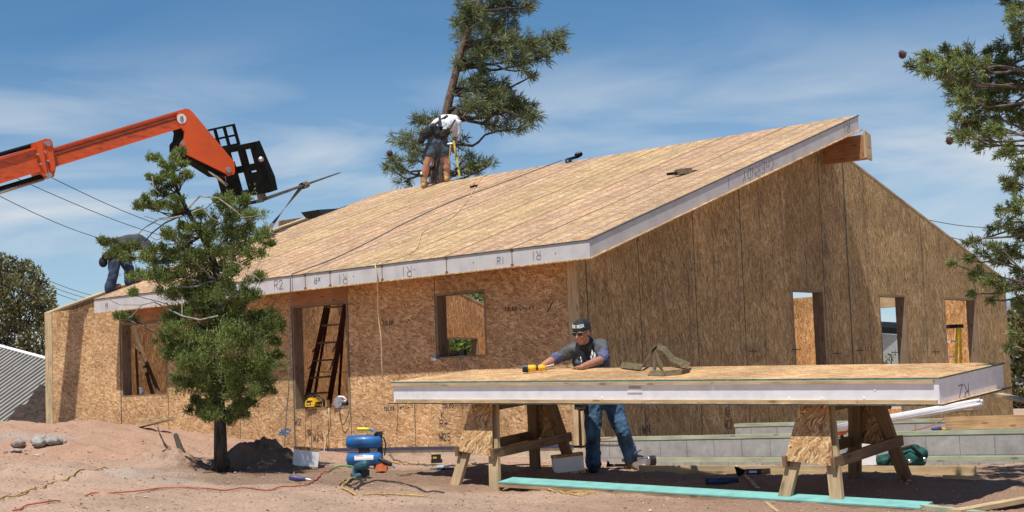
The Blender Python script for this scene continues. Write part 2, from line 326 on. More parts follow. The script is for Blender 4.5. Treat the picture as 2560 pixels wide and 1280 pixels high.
M['leather'] = plain('tan work leather', (.42, .25, .11), .7, .2, 18, bump=.3)
M['leather_dark'] = plain('worn grey brown leather', (.17, .13, .095), .75, .25, 18, bump=.4)
M['pouch'] = plain('black nylon pouch', (.016, .015, .016), .8, .4, 18, bump=.5, bscale=30)
M['white'] = plain('white plastic', (.78, .78, .78), .5, .03)
M['blue'] = plain('blue enamel', (.022, .13, .36), .42, .2, 9, coat=.15)
M['yellow'] = plain('yellow plastic', (.80, .46, .02), .4, .12, 15)
M['yellow_dull'] = plain('dull yellow', (.42, .33, .03), .6, .15, 15)
M['yellow_bright'] = plain('yellow grip', (.82, .68, .03), .4, .08, 15)
M['black_plastic'] = plain('black plastic', (.02, .02, .022), .45, .2, 20)
M['teal_plastic'] = plain('teal blue plastic', (.03, .10, .13), .5, .2, 20)
M['purple_plastic'] = plain('violet plastic', (.07, .06, .16), .4, .3, 20)
M['orange_plastic'] = plain('orange plastic', (.72, .17, .05), .5, .1, 20)
M['red_fibre'] = plain('dark red fibreglass', (.10, .028, .02), .5, .2, 15)
M['strap'] = plain('olive webbing', (.15, .115, .06), .85, .25, 30, bump=.3, bscale=200)
M['concrete_lump'] = plain('dry concrete', (.36, .33, .30), .95, .2, 14, bump=.8, bscale=30)
M['cardboard'] = plain('cardboard', (.45, .29, .15), .85, .08, 6)
M['rubber'] = plain('grey rubber hose', (.16, .155, .15), .6, .15, 20)
M['cord_yellow'] = plain('yellow cord', (.55, .36, .10), .7, .2, 20)
M['cord_cream'] = plain('cream cord', (.62, .50, .28), .5, .12, 20)
M['cord_red'] = plain('orange red cord', (.52, .13, .07), .5, .12, 20)
M['cord_green'] = plain('green cord', (.10, .35, .12), .5, .12, 20)
M['cord_black'] = plain('black cord', (.03, .03, .032), .55, .2, 20)
M['wire'] = plain('power line', (.05, .055, .06), .7)
M['bag'] = plain('green canvas', (.01, .085, .07), .8, .3, 12, bump=.5, bscale=20)
M['bark_dark'] = plain('juniper bark', (.075, .058, .045), .95, .4, 9, bump=1, bscale=30, stretch=(4, 4, .6))
M['bark_grey'] = plain('dead grey branch', (.34, .30, .27), .9, .25, 20, bump=.4)
M['bark_pine'] = plain('pine bark', (.16, .11, .085), .95, .35, 9, bump=1, bscale=22, stretch=(3, 3, 1))
M['twig'] = plain('brown twig', (.14, .11, .085), .9, .3, 20)
M['cone'] = plain('pine cone', (.08, .035, .025), .8, .35, 60, bump=.8)
M['juniper'] = leafmat('juniper foliage', (.085, .132, .034), (.175, .228, .058), (.33, .375, .115))
M['pine'] = leafmat('pine needles', (.09, .115, .05), (.165, .20, .08), (.31, .33, .15))
M['pine_light'] = leafmat('short pine needles', (.09, .14, .045), (.19, .245, .075), (.36, .39, .14))
M['oak'] = leafmat('dry olive leaves', (.07, .08, .03), (.17, .165, .065), (.34, .29, .13))
M['slate'] = plain('purple blue line paint', (.05, .055, .10), .8)
# ------------------------------------------------------------ ground
CP = [(-0.06, 15.85, .815), (.58, 15.28, .80), (1.25, 14.7, .775), (1.9, 14.1, .745), (2.55, 13.55, .71), (3.2, 13.0, .68), (-.68, 15.8, .84), (.16, 16.8, .95), (.7, 17, .90), (1.15, 17, .90), (2.3, 13.1, .66), (3.3, 14.2, .80), (3.04, 14.5, .84),
      (-4, 13, .93), (-2, 13, .85), (0, 13, .78), (1.9, 13, .68), (3.84, 13, .63), (3.55, 12, .60), (5.5, 13, .66), (-1.75, 19, .96), (-.9, 19, .96), (-3.1, 17.5, 1.0), (-2.6, 17.3, .98),
      (.85, 20, .86), (2, 19.5, .81), (3, 18.6, .81), (4, 17.8, .81), (5.1, 16.9, .81), (6.5, 15.6, .84), (.2, 20.5, .94), (-1, 21.6, .97), (-2.4, 22.9, 1.0),
      (-3.4, 22.9, 1.15), (-4.2, 22.0, 1.36), (-5.45, 22, 1.50), (-6.8, 22, 1.56), (-8.5, 22, 1.56), (-6.2, 25, 1.50), (-7.7, 25, 1.56), (-4.9, 20, 1.33), (-6.3, 19, 1.30), (-4.6, 17, 1.12), (-6, 16, 1.12), (-3.8, 19.2, 1.14), (-2.7, 19.4, 1.2), (-2.3, 19.8, 1.05),
      (-9, 14, 1.1), (-9, 28, 1.5), (0, 6, .22), (-6, 6, .3), (6, 6, .2), (0, 2, 0), (-8, 2, 0), (8, 2, 0), (9, 14, .7), (9, 20, .9), (9, 30, 1.0), (0, 34, 1.0), (-9, 34, 1.3), (2, 26, 1.0), (-4, 27, 1.1), (4, 24, 1.0)]
_cp = np.array(CP)
def _phi(r2): return .5*r2*np.log(r2+1e-9)
_n = len(CP); _A = np.zeros((_n+3, _n+3)); _d2 = ((_cp[:, None, :2]-_cp[None, :, :2])**2).sum(2)
_A[:_n, :_n] = _phi(_d2)+np.eye(_n)*.15; _A[:_n, _n] = 1; _A[:_n, _n+1:] = _cp[:, :2]; _A[_n:, :_n] = _A[:_n, _n:].T
_w = np.linalg.solve(_A, np.concatenate([_cp[:, 2], [0, 0, 0]]))
def gz_s(x, y):
    x = np.atleast_1d(np.asarray(x, float)); y = np.atleast_1d(np.asarray(y, float))
    xc = np.clip(x, -9.5, 9.5); yc = np.clip(y, 2, 34)
    r2 = (xc[:, None]-_cp[None, :, 0])**2+(yc[:, None]-_cp[None, :, 1])**2
    z = _phi(r2) @ _w[:_n]+_w[_n]+_w[_n+1]*xc+_w[_n+2]*yc
    d = np.sqrt((x-xc)**2+(y-yc)**2); k = np.clip(d/60, 0, 1)
    z = np.clip(z, -.1, 1.8)
    # under the house the floor level
    hx = (x-C0[0])*H[0]+(y-C0[1])*H[1]; ux = (x-C0[0])*G[0]+(y-C0[1])*G[1]
    ins = (hx > .1) & (hx < 11.55) & (ux > .08) & (ux < 11.6)
    z = z*(1-k)+1.0*k
    return np.where(ins, np.minimum(z, 1.0), z)
def rough(x, y):
    return (mnoise.noise(Vector((x*1.3, y*1.3, 0)))*(.035+.05*min(1, max(0, (-x-2.5)/2)))+mnoise.noise(Vector((x*4, y*4, 3)))*(.018+.045*min(1, max(0, (-x-2.5)/2)))+mnoise.noise(Vector((x*11, y*11, 7)))*.015+mnoise.noise(Vector((x*27, y*27, 1)))*.006)
def gz(x, y): return float(gz_s(x, y)[0])+rough(x, y)
def ongnd(x, y, lift=0):
    v = ray(x, y); t = 8/v[1]; st = .02/v[1]
    for _ in range(2000):
        P = CAM+v*t
        if P[2] < gz(P[0], P[1]): break
        t += st*(1 if P[1] < 40 else 20)
    return P+Z*lift
def ground():
    def axis(lo, hi, fl, fh, fine, far):
        a = list(np.arange(fl, fh, fine)); x = fh; s = fine
        while x < hi: a.append(x); s *= 1.25; x += s
        a.append(hi); x = fl; s = fine; b = []
        while x > lo: s *= 1.25; x -= s; b.append(max(x, lo))
        return np.array(sorted(set(b+a)))
    xs = axis(-900, 900, -7.6, 6.4, .05, 0); ys = axis(-60, 2500, 11.8, 23.5, .06, 0)
    X, Y = np.meshgrid(xs, ys); x = X.ravel(); y = Y.ravel()
    z = np.concatenate([gz_s(x[i:i+20000], y[i:i+20000]) for i in range(0, len(x), 20000)])
    z = z+np.array([rough(a, b) if abs(a) < 30 and b < 50 else 0 for a, b in zip(x, y)])
    nx = len(xs); ny = len(ys)
    me = bpy.data.meshes.new("ground"); idx = np.arange(nx*ny).reshape(ny, nx)
    f = np.stack([idx[:-1, :-1], idx[:-1, 1:], idx[1:, 1:], idx[1:, :-1]], -1).reshape(-1, 4)
    me.vertices.add(nx*ny); me.vertices.foreach_set("co", np.stack([x, y, z], 1).ravel())
    me.loops.add(f.size); me.loops.foreach_set("vertex_index", f.ravel()); me.polygons.add(len(f))
    me.polygons.foreach_set("loop_start", np.arange(0, f.size, 4)); me.polygons.foreach_set("loop_total", np.full(len(f), 4)); me.update(calc_edges=True)
    o = bpy.data.objects.new("ground", me); COL.objects.link(o); o['kind'] = 'structure'
    m, nt, N, L, B = newmat('red gravelly dirt'); me.materials.append(m)
    tc = N.new("ShaderNodeTexCoord"); P = tc.outputs['Object']
    def noise(s, d=6, r=.6, vec=P):
        n = N.new("ShaderNodeTexNoise"); n.inputs['Scale'].default_value = s; n.inputs['Detail'].default_value = d; n.inputs['Roughness'].default_value = r; L.new(vec, n.inputs['Vector']); return n.outputs[0]
    base = ramp(N, [(.25, (.29, .165, .105)), (.45, (.49, .325, .23)), (.6, (.60, .42, .305)), (.78, (.76, .58, .45))]); 
    na = noise(42, 8, .75); L.new(na, base.inputs[0]); col = base.outputs[0]
    nb = noise(1.1, 5); mr = N.new("ShaderNodeMapRange"); mr.inputs[1].default_value = .3; mr.inputs[2].default_value = .7; mr.inputs[3].default_value = .8; mr.inputs[4].default_value = 1.12; L.new(nb, mr.inputs[0])
    ml = N.new("ShaderNodeMix"); ml.data_type = 'RGBA'; ml.blend_type = 'MULTIPLY'; ml.inputs[0].default_value = 1; L.new(col, ml.inputs[6]); L.new(mr.outputs[0], ml.inputs[7]); col = ml.outputs[2]
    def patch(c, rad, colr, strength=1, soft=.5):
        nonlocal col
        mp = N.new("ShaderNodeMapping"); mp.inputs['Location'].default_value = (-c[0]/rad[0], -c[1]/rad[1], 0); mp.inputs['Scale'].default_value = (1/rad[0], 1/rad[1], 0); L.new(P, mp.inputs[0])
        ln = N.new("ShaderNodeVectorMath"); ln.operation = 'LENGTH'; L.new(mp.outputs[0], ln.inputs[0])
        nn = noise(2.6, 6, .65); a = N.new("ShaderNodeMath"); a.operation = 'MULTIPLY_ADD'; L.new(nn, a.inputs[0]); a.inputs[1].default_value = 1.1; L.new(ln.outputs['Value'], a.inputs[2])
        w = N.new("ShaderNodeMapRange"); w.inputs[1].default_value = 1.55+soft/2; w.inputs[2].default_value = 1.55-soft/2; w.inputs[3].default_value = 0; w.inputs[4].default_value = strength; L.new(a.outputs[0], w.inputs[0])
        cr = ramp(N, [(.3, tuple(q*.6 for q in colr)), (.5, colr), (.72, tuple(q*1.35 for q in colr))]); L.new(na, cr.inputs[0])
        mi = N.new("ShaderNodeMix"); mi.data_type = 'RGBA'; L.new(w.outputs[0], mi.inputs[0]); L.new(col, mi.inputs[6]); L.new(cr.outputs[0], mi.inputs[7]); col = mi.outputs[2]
    patch((-5.6, 20.8), (4.2, 2.6), (.49, .285, .185), .7)
    patch((3.0, 18.6), (5, 1.2), (.50, .28, .19), .6)
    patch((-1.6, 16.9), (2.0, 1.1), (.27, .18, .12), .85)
    patch((-2.75, 18.0), (.75, .7), (.24, .135, .085), .9)  # tree shade on the mound by the juniper, painted into the dirt
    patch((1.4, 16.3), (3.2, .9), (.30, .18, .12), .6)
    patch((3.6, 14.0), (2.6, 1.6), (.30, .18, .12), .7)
    patch((-4.4, 16.9), (1.2, .35), (.46, .40, .35), .55)
    patch((-3.2, 15.9), (1.1, .3), (.46, .38, .31), .45)
    patch((-6.6, 20.5), (1.1, .5), (.46, .40, .35), .6)
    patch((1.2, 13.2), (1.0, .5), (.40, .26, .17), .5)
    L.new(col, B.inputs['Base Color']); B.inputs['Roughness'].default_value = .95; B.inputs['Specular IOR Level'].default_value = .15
    bp = N.new("ShaderNodeBump"); bp.inputs['Strength'].default_value = .8; bp.inputs['Distance'].default_value = .035
    n5 = noise(38, 8, .75); L.new(n5, bp.inputs['Height']); L.new(bp.outputs[0], B.inputs['Normal'])
    return m
M['dirt'] = ground()
def gravel():
    mb = MB(); ico = [(0, 0, 1), (.9, 0, .3), (.3, .85, .3), (-.7, .5, .3), (-.7, -.5, .3), (.3, -.85, .3), (0, 0, -1)]
    fs = [(0, 1, 2), (0, 2, 3), (0, 3, 4), (0, 4, 5), (0, 5, 1), (6, 2, 1), (6, 3, 2), (6, 4, 3), (6, 5, 4), (6, 1, 5)]
    rs = np.random.RandomState(3)
    for i in range(15000):
        px = rs.uniform(-20, 2580); 
        D = 12.2+rs.rand()**1.0*9.5; x = (px-1280)/FPX*D; y = D
        if -1.6 < x < 0 and False: continue
        s = .004+.010*rs.rand()**3+(.014 if rs.rand() < (.03 if x < -2.5 else .01) else 0); z = gz(x, y); a = rs.rand()*6.28; k = rs.uniform(.6, 1.3, 3)
        b = len(mb.v); ca, sa = math.cos(a), math.sin(a)
        for p in ico:
            q = (p[0]*k[0], p[1]*k[1], p[2]*k[2]*.7); mb.v.append((x+(q[0]*ca-q[1]*sa)*s, y+(q[0]*sa+q[1]*ca)*s, z+q[2]*s))
        for f in fs: mb.f.append(tuple(b+t for t in f)); mb.uv.append([(0, 0)]*3); mb.mi.append(0)
    m = leafmat('loose stones', (.22, .12, .08), (.44, .27, .18), (.60, .45, .35), .9, 0)
    tag(mb.build("gravel", m), 'loose reddish gravel scattered over the dirt', None, kind='stuff')
gravel()
def chips():
    mb = MB(); rs = np.random.RandomState(11)
    for i in range(650):
        px = rs.uniform(0, 2560); D = rs.uniform(13, 20); x = (px-1280)/FPX*D
        if x < -3.5 and rs.rand() < .6: continue
        z = gz(x, D)+.006; a = rs.rand()*3.14; l = rs.uniform(.015, .07); w = rs.uniform(.003, .009); d = np.array([math.cos(a), math.sin(a), rs.uniform(-.15, .25)])
        p = np.array([x, D, z]); mb.beam(p-d*l/2, p+d*l/2, w, .003)
    tag(mb.build('wood_chips', wood('splintered pale wood', (.52, .38, .22))), 'small wood splinters and sawdust flakes strewn on the dirt', None, kind='stuff')
chips()
def hills():
    mb = MB(); n = 60; pts = []
    for i in range(n+1):
        a = math.radians(-40+80*i/n); R0 = 2200
        hh = 70+30*math.sin(i*.35)+18*math.sin(i*.9+1)+8*math.sin(i*2.3)
        pts.append((R0*math.sin(a), R0*math.cos(a), hh, a))
    for i in range(n):
        a, b = pts[i], pts[i+1]
        mb.face([(a[0], a[1], -5), (b[0], b[1], -5), (b[0]*1.05, b[1]*1.05, b[2]), (a[0]*1.05, a[1]*1.05, a[2])])
        mb.face([(a[0]*1.05, a[1]*1.05, a[2]), (b[0]*1.05, b[1]*1.05, b[2]), (b[0]*1.25, b[1]*1.25, -5), (a[0]*1.25, a[1]*1.25, -5)])
    o = mb.build("hills", plain('blue grey far hills', (.16, .21, .27), .95, .15, .01), smooth=True); o['kind'] = 'structure'
hills()
# ------------------------------------------------------------ house
house = thing('house', 'unfinished timber panel house with bare chipboard walls and a half covered pitched roof', 'house', W(5, 5, 1.0))
T = .17; HL = 11.66; UL = 11.66; ZB = 1.07
def wall(axis, plane, thick, lo, hi, top, opens, name, mat, label=None, uvo=(0, 0), breaks=()):
    """axis 'h': wall runs along h at u=plane..plane+thick; axis 'u': runs along u at h=plane..plane+thick"""
    mb = MB()
    def P(s, t, z): return W(s, t, z) if axis == 'h' else W(t, s, z)
    xs = sorted(set([lo, hi]+[o[0] for o in opens]+[o[1] for o in opens]+list(breaks)))
    for a, b in zip(xs[:-1], xs[1:]):
        iv = [(ZB, None)]
        for (x0, x1, z0, z1) in opens:
            if x0 <= a+1e-6 and x1 >= b-1e-6: iv = ([(ZB, z0)] if z0 > ZB+.01 else [])+([(z1, None)] if z1 else [])
        for z0, z1 in iv:
            ta = top(a) if z1 is None else z1; tb = top(b) if z1 is None else z1
            for t in (plane, plane+thick):
                q = [P(a, t, z0), P(b, t, z0), P(b, t, tb), P(a, t, ta)]
                uv = [(a+uvo[0], z0+uvo[1]), (b+uvo[0], z0+uvo[1]), (b+uvo[0], tb+uvo[1]), (a+uvo[0], ta+uvo[1])]
                if t != plane: uv = [(c[0]+31, c[1]+7) for c in uv]
                mb.face(q, uv)
            mb.face([P(a, plane, ta), P(b, plane, tb), P(b, plane+thick, tb), P(a, plane+thick, ta)], None, 1)
            mb.face([P(a, plane, z0), P(b, plane, z0), P(b, plane+thick, z0), P(a, plane+thick, z0)], None, 1)
            for s, t in ((a, ta), (b, tb)):
                if s in (lo, hi) or any(abs(s-o[0]) < 1e-6 or abs(s-o[1]) < 1e-6 for o in opens):
                    mb.face([P(s, plane, z0), P(s, plane+thick, z0), P(s, plane+thick, t), P(s, plane, t)], None, 1)
    return mb.build(name, [mat, M['lumber_dim']], house, label=label)
door = (4.16, 5.33, 1.63, 3.40); win = (1.55, 2.45, 2.23, 3.09); lwin = (8.29, 9.5, 1.95, 3.40)
fw_ = wall('h', 0, T, .18, HL-.21, lambda s: 3.43, [(door[0], door[1], door[2], 3.405), win, (lwin[0], lwin[1], lwin[2], 3.405)], 'wall', M['osb_front'], 'chipboard front wall with doorway and two window openings, its upper half in eave shade')
GT = lambda u: 3.40+RZ*u if u < 5.85 else 3.40+RZ*(11.7-u)
gop = [(4.80, 5.66, 1.2, 3.10), (7.27, 8.11, 1.2, 3.08), (9.38, 10.52, 1.2, 3.08)]
gw_ = wall('u', 0, T, .012, UL, GT, gop, 'wall', M['osb_gable'], 'tall chipboard gable wall on the right with three narrow openings', breaks=(5.85,))
lg_ = wall('u', HL-T, T, .012, UL, GT, [(9.25, 10.49, 2.0, 3.05)], 'wall', M['osb_inner'], 'left gable wall of bare chipboard', breaks=(5.85,))
bk_ = wall('h', UL-T, T, .175, HL-.175, lambda s: 3.40, [(1.75, 3.0, 1.25, 3.33)], 'wall', M['osb_inner'], 'back wall of chipboard lit by the sun', uvo=(50, 3))
def part(name, parent, mat, fn, label=None, smooth=False):
    mb = MB(); fn(mb); return mb.build(name, mat, parent, smooth, label)
def hbox(mb, h0, h1, u0, u1, z0, z1, mi=0): mb.box(W(h0, u0, z0), H*(h1-h0), G*(u1-u0), Z*(z1-z0), mi)
# end lumber of the gable walls, seen in the front
part('corner_post', house, M['lumber'], lambda mb: hbox(mb, 0.004, .172, -.004, .011, ZB, 3.395))
part('corner_post', house, M['lumber'], lambda mb: hbox(mb, HL-.205, HL+.002, -.006, .011, ZB, 3.40))
# top plates
def rakeplate(mb, h0, h1, u0, u1):
    a, b = W(h0, u0, GT(u0)+.003), W(h0, u1, GT(u1)+.003); mb.prism([a, b, b+Z*.035, a+Z*.035], H*(h1-h0))
part('top_plate', house, M['lumber'], lambda mb: (rakeplate(mb, HL-T-.01, HL+.015, 0, 5.84), rakeplate(mb, HL-T-.01, HL+.015, 5.86, 11.66)))
part('top_plate', house, M['lumber_dim'], lambda mb: rakeplate(mb, -.005, T, 6.2, 11.66))
# seams between the wall panels, dark joints and blue sill paint
def fseam(mb, h, z0, z1, w=.006): hbox(mb, h-w, h+w, -.003, .001, z0, z1)
def seams():
    for h, a, b in ((5.335, 1.08, 3.1), (4.15, 1.08, 3.1), (2.46, 2.2, 3.4), (6.55, 1.08, 3.4), (7.1, 1.08, 3.4), (9.52, 1.08, 3.4), (8.28, 1.2, 1.95), (4.62, 1.08, 1.6), (4.98, 1.08, 1.6), (2.9, 1.08, 1.9), (1.75, 1.08, 1.9)): part('panel_joint', house, M['edge'], lambda mb: fseam(mb, h, a, b, .011 if h in (5.335, 9.52) else .0045))
seams()
for _ju, _jw in ((1.23, .006), (2.45, .01), (3.58, .010), (6.4, .02), (.165, .012), (8.72, .004), (5.70, .008)):
    part('panel_joint', house, M['edge'], lambda mb: mb.box(W(-.004, _ju-.005, 1.09), G*_jw, H*.005, Z*(GT(_ju)-1.1)))
if 0: part('panel_joint', house, M['edge'], lambda mb: [mb.box(W(-.004, u-.005, 1.09), G*w, H*.005, Z*(GT(u)-1.1)) for u, w in ((1.23, .006), (2.45, .01), (3.58, .010), (5.0, .008) if 0 else (6.4, .02), (.165, .012), (8.72, .004), (5.70, .008))])
part('sill_line', house, M['slate'], lambda mb: (hbox(mb, .18, HL-.2, -.006, .0, 1.045, 1.085), mb.box(W(-.006, .0, 1.045), G*11.66, H*.006, Z*.045)))
part('foundation', house, plain('pale footing lumber', (.50, .42, .31), .9, .15, 6), lambda mb: (hbox(mb, .0, HL, .01, T, .75, 1.044), hbox(mb, .0, T, T, UL, .9, 1.044), hbox(mb, HL-T, HL, T, UL, .9, 1.044)))
part('floor_deck', house, M['osb_small'], lambda mb: hbox(mb, T+.003, HL-T-.003, T+.003, UL-T-.003, 1.0, 1.06))
# openings: linings, headers, sills
def lining(name, o, axis, header, inner=.03):
    x0, x1, z0, z1 = o
    f = MB(); w = .03
    def B(a, b, c, d): # s-range, z-range
        if axis == 'h': f.box(W(a, -.002, c), H*(b-a), G*(T+.004), Z*(d-c))
        elif axis == 'u': f.box(W(-.002, a, c), G*(b-a), H*(T+.004), Z*(d-c))
        elif axis == 'U': f.box(W(HL-T-.002, a, c), G*(b-a), H*(T+.004), Z*(d-c))
        else: f.box(W(a, UL-T-.002, c), H*(b-a), G*(T+.004), Z*(d-c))
    B(x0, x0+w, z0, z1); B(x1-w, x1, z0, z1); B(x0+w, x1-w, z1-w, z1); B(x0+w, x1-w, z0-.0, z0+.02)
    fr = f.build('window_frame' if name == 'w' else 'door_frame', M['jamb'], house)
    return fr
lining('d', (door[0], door[1], door[2], 3.12), 'h', True); lining('w', (lwin[0], lwin[1], lwin[2], 3.12), 'h', True)
for o in [win]: lining('w', o, 'h', False)
for o in gop: lining('w', o, 'u', False)
lining('w', (9.25, 10.49, 2.0, 3.05), 'U', False)
part('header_beam', house, M['glulam'], lambda mb: hbox(mb, door[0]-.003, door[1]+.003, -.012, T+.01, 3.122, 3.404))
part('header_beam', house, M['glulam'], lambda mb: hbox(mb, lwin[0]-.003, lwin[1]+.003, -.012, T+.01, 3.122, 3.404))
part('header_beam', house, M['glulam_pale'], lambda mb: hbox(mb, 1.75, 3.0, UL-T-.012, UL+.01, 3.10, 3.328))
rb = part('ridge_beam', house, M['glulam'], lambda mb: (hbox(mb, -.70, HL-T-.02, 5.86, 5.98, 4.985, 5.345)))
part('end_board', rb, M['glulam_pale'], lambda mb: mb.prism([W(-.703, 5.845, 5.0), W(-.703, 6.02, 4.965), W(-.703, 6.01, 5.345), W(-.703, 5.85, 5.405)], -H*.03))
# roof panels
hs = [-.64, .60, 1.72, 2.90, 3.92, 4.43, 5.60, 6.77, 7.94, 9.12, 9.47]
UE = -.52; UR = 5.88
SK = .014
for i, (a, b) in enumerate(zip(hs[:-1], hs[1:])):
    gp = .003; a2, b2 = a+gp, b-gp; off = (0 if b-a > .9 else .33, i*7.7)
    def uvf(q): d = np.array(q)-C0; return (d @ H-a+off[0]*1.0, d @ G+off[1])
    mb = MB()
    # uv.x runs across the panel (along h); strand direction of the sheet lies along h
    zt = lambda u: roof_top(u)
    e = .012
    mb.prism([W(a2, UE-e, zt(UE-e)-SK), W(a2, UR, zt(UR)-SK), W(a2, UR, zt(UR)), W(a2, UE-e, zt(UE-e))], H*(b2-a2), 0, None)
    # give top face proper uv
    for k, f in enumerate(mb.f):
        pts = [np.array(mb.v[t]) for t in f]; n = np.cross(pts[1]-pts[0], pts[2]-pts[1]); n = n/np.linalg.norm(n)
        if abs(n @ NR) > .98: mb.uv[k] = [uvf(p) for p in pts]
        else: mb.mi[k] = 1
    rp = mb.build('roof_panel', [M['osb_roof'][(i*2+i//3) % 3], M['edge']], house)
    m2 = MB(); bz = lambda u: zt(u)-RT
    dx = .012
    h0 = a2+(.010 if i == 0 else 0); h1 = b2-(.010 if i == len(hs)-2 else 0)
    m2.prism([W(h0, UE, bz(UE)+SK), W(h0, UR-.02, bz(UR-.02)+SK), W(h0, UR-.02, zt(UR-.02)-SK), W(h0, UE, zt(UE)-SK)], H*(h1-h0))
    m2.build('foam_core', M['foam_dust'], rp)
    m3 = MB(); bu = .03 if i == 0 else 0
    m3.prism([W(a2-bu, UE-e, bz(UE-e)), W(a2-bu, UR+.02, bz(UR+.02)), W(a2-bu, UR+.02, bz(UR+.02)+SK), W(a2-bu, UE-e, bz(UE-e)+SK)], H*(b2-a2+bu), 0)
    m3.build('under_sheet', M['osb_panel'], rp)
# splines at the joints seen on the eave edge
def splines(mb, h):
    if 1:
        for z, dz, w in ((roof_top(UE)-.014-.028, .028, .022), (roof_top(UE)-RT+.014, .03, .024)): mb.box(W(h-w, UE-.004, z), H*w*2, G*.006, Z*dz)
        mb.box(W(h-.006, UE-.003, roof_top(UE)-RT+.04), H*.005, G*.004, Z*.16); mb.box(W(h+.004, UE-.003, roof_top(UE)-RT+.04), H*.003, G*.004, Z*.16)
for _h in hs[1:6]: part('spline', house, M['lumber_old'], lambda mb: splines(mb, _h))
def specks(mb):
    for h in (5.05, 3.45, 2.3, 1.25, -.1): part('nail_mark', house, M['ink_grey'], lambda mb: mb.tube([W(h, UE-.0006, roof_top(UE)-.12), W(h, UE-.004, roof_top(UE)-.12)], .008, 8))
specks(None)
# ---------------- hand lettering as marker strokes
GL = {'R': [[(0, 0), (0, 1), (.5, 1), (.6, .8), (.5, .55), (0, .5)], [(.2, .5), (.6, 0)]], '1': [[(.25, 0), (.25, 1)]], '2': [[(0, .8), (.2, 1), (.5, .95), (.55, .7), (.3, .3), (0, 0), (.6, .02)]],
      '4': [[(.45, 0), (.45, 1)], [(.05, .9), (.08, .5), (.6, .5)]], 'X': [[(0, .1), (.55, .7)], [(0, .7), (.5, .1)]], 'C': [[(.5, 1.05), (.15, .8), (0, .5), (.12, .15), (.45, -.1)]], 'H': [[(0, 0), (0, 1)], [(.5, 0), (.5, 1)], [(0, .5), (.5, .5)]],
      'E': [[(.5, 1), (0, 1), (0, 0), (.5, 0)], [(0, .5), (.4, .5)]], 'N': [[(0, 0), (0, 1), (.5, 0), (.5, 1)]], 'D': [[(0, 0), (0, 1), (.35, .9), (.55, .5), (.35, .1), (0, 0)]], 'Y': [[(0, 1), (.28, .45), (.55, 1)], [(.28, .45), (.28, 0)]],
      'V': [[(0, 1), (.25, 0), (.55, 1)]], 'W': [[(0, 1), (.15, 0), (.3, .7), (.45, 0), (.6, 1)]], '5': [[(.5, 1), (.05, 1), (.05, .55), (.4, .6), (.55, .3), (.4, 0), (0, .05)]], '0': [[(.25, 0), (0, .3), (0, .7), (.25, 1), (.5, .7), (.5, .3), (.25, 0)]], '8': [[(.25, .5), (.05, .7), (.25, 1), (.45, .7), (.25, .5), (0, .25), (.25, 0), (.5, .25), (.25, .5)]],
      'B': [[(0, 0), (0, 1), (.4, .9), (.4, .6), (0, .5), (.5, .4), (.5, .1), (0, 0)]], 'T': [[(.25, 0), (.25, 1)], [(0, 1), (.5, 1)]], 'O': [[(.25, 0), (0, .3), (0, .7), (.25, 1), (.5, .7), (.5, .3), (.25, 0)]], 'L': [[(0, 1), (0, 0), (.45, 0)]], 'K': [[(0, 0), (0, 1)], [(.5, 1), (0, .4), (.5, 0)]],
      'A': [[(0, 0), (.25, 1), (.5, 0)], [(.1, .4), (.4, .4)]], 'P': [[(0, 0), (0, 1), (.45, .9), (.45, .55), (0, .45)]], 'M': [[(0, 0), (0, 1), (.3, .4), (.55, 1), (.55, 0)]], '@': [[(.5, .3), (.2, .2), (.2, .7), (.5, .7), (.5, .2), (.75, .3), (.7, .8), (.4, 1), (0, .8), (0, .2), (.3, 0), (.6, .05)]],
      '>': [[(0, .5), (.6, .5)], [(.4, .7), (.6, .5), (.4, .3)]], 'v': [[(.25, 1), (.25, 0)], [(0, .3), (.25, 0), (.5, .3)]], '(': [[(.3, 1.1), (0, .7), (0, .3), (.3, -.1)]], '-': [[(0, .5), (.5, .5)]], '~': [[(0, .5), (.2, .65), (.4, .35), (.6, .5)]], 'I': [[(.25, -.05), (.25, 1.05)]], ' ': []}
def write(mb, text, o, ex, ey, size, w=.006, sp=.85):
    o = np.array(o, float); n = np.cross(ex, ey)
    for c in text:
        for s in GL[c]:
            for p, q in zip(s[:-1], s[1:]):
                a = o+ex*p[0]*size+ey*p[1]*size; b = o+ex*q[0]*size+ey*q[1]*size; d = b-a; l = np.linalg.norm(d)
                if l < 1e-5: continue
                d = d/l; t = np.cross(n, d)*w/2; a = a-d*w*.3; b = b+d*w*.3
                mb.box(a-t, b-a, 2*t, n*.0016)
        o = o+ex*size*sp
E_ = -H
def eave_text(mb):
    z0 = roof_top(UE)-RT
    def at(px, up=True):
        P = pf(px, 650, UE-.0032); h = (P-C0) @ H; return h
    for t, px, rot, s in (('R2', 684, 0, .125), ('XR', 799, 1, .085), ('R1', 866, 1, .13), ('R1', 1027, 1, .13), ('R1', 1243, 0, .085), ('R1', 1351, 1, .10), ('M', 262, 0, .09)):
        h = at(px)
        part('lettering', house, M['ink_grey'], (lambda mb: write(mb, t, W(h, UE-.0032, z0+.165), H, -Z, s, .0065)) if rot else (lambda mb: write(mb, t, W(h, UE-.0032, z0+.06), -H, Z, s, .0065)))
eave_text(None)
def rake_text(mb):
    hh = hs[0]+.003+.010-.0022; ex = G+Z*RZ; ex = ex/np.linalg.norm(ex)
    for t, px, py, s, sp in (('CHERNDY', 1934, 400, .15, .8), ('I', 1826, 460, .13, 1), ('R1', 2124, 316, .13, .8)):
        P = pg(px, py, hh); u = (P-C0) @ G
        part('lettering', house, M['ink_grey'], lambda mb: write(mb, t, W(hh, u, roof_top(u)-.045), -ex, -Z*.98-G*.1, s, .007, sp))
rake_text(None)
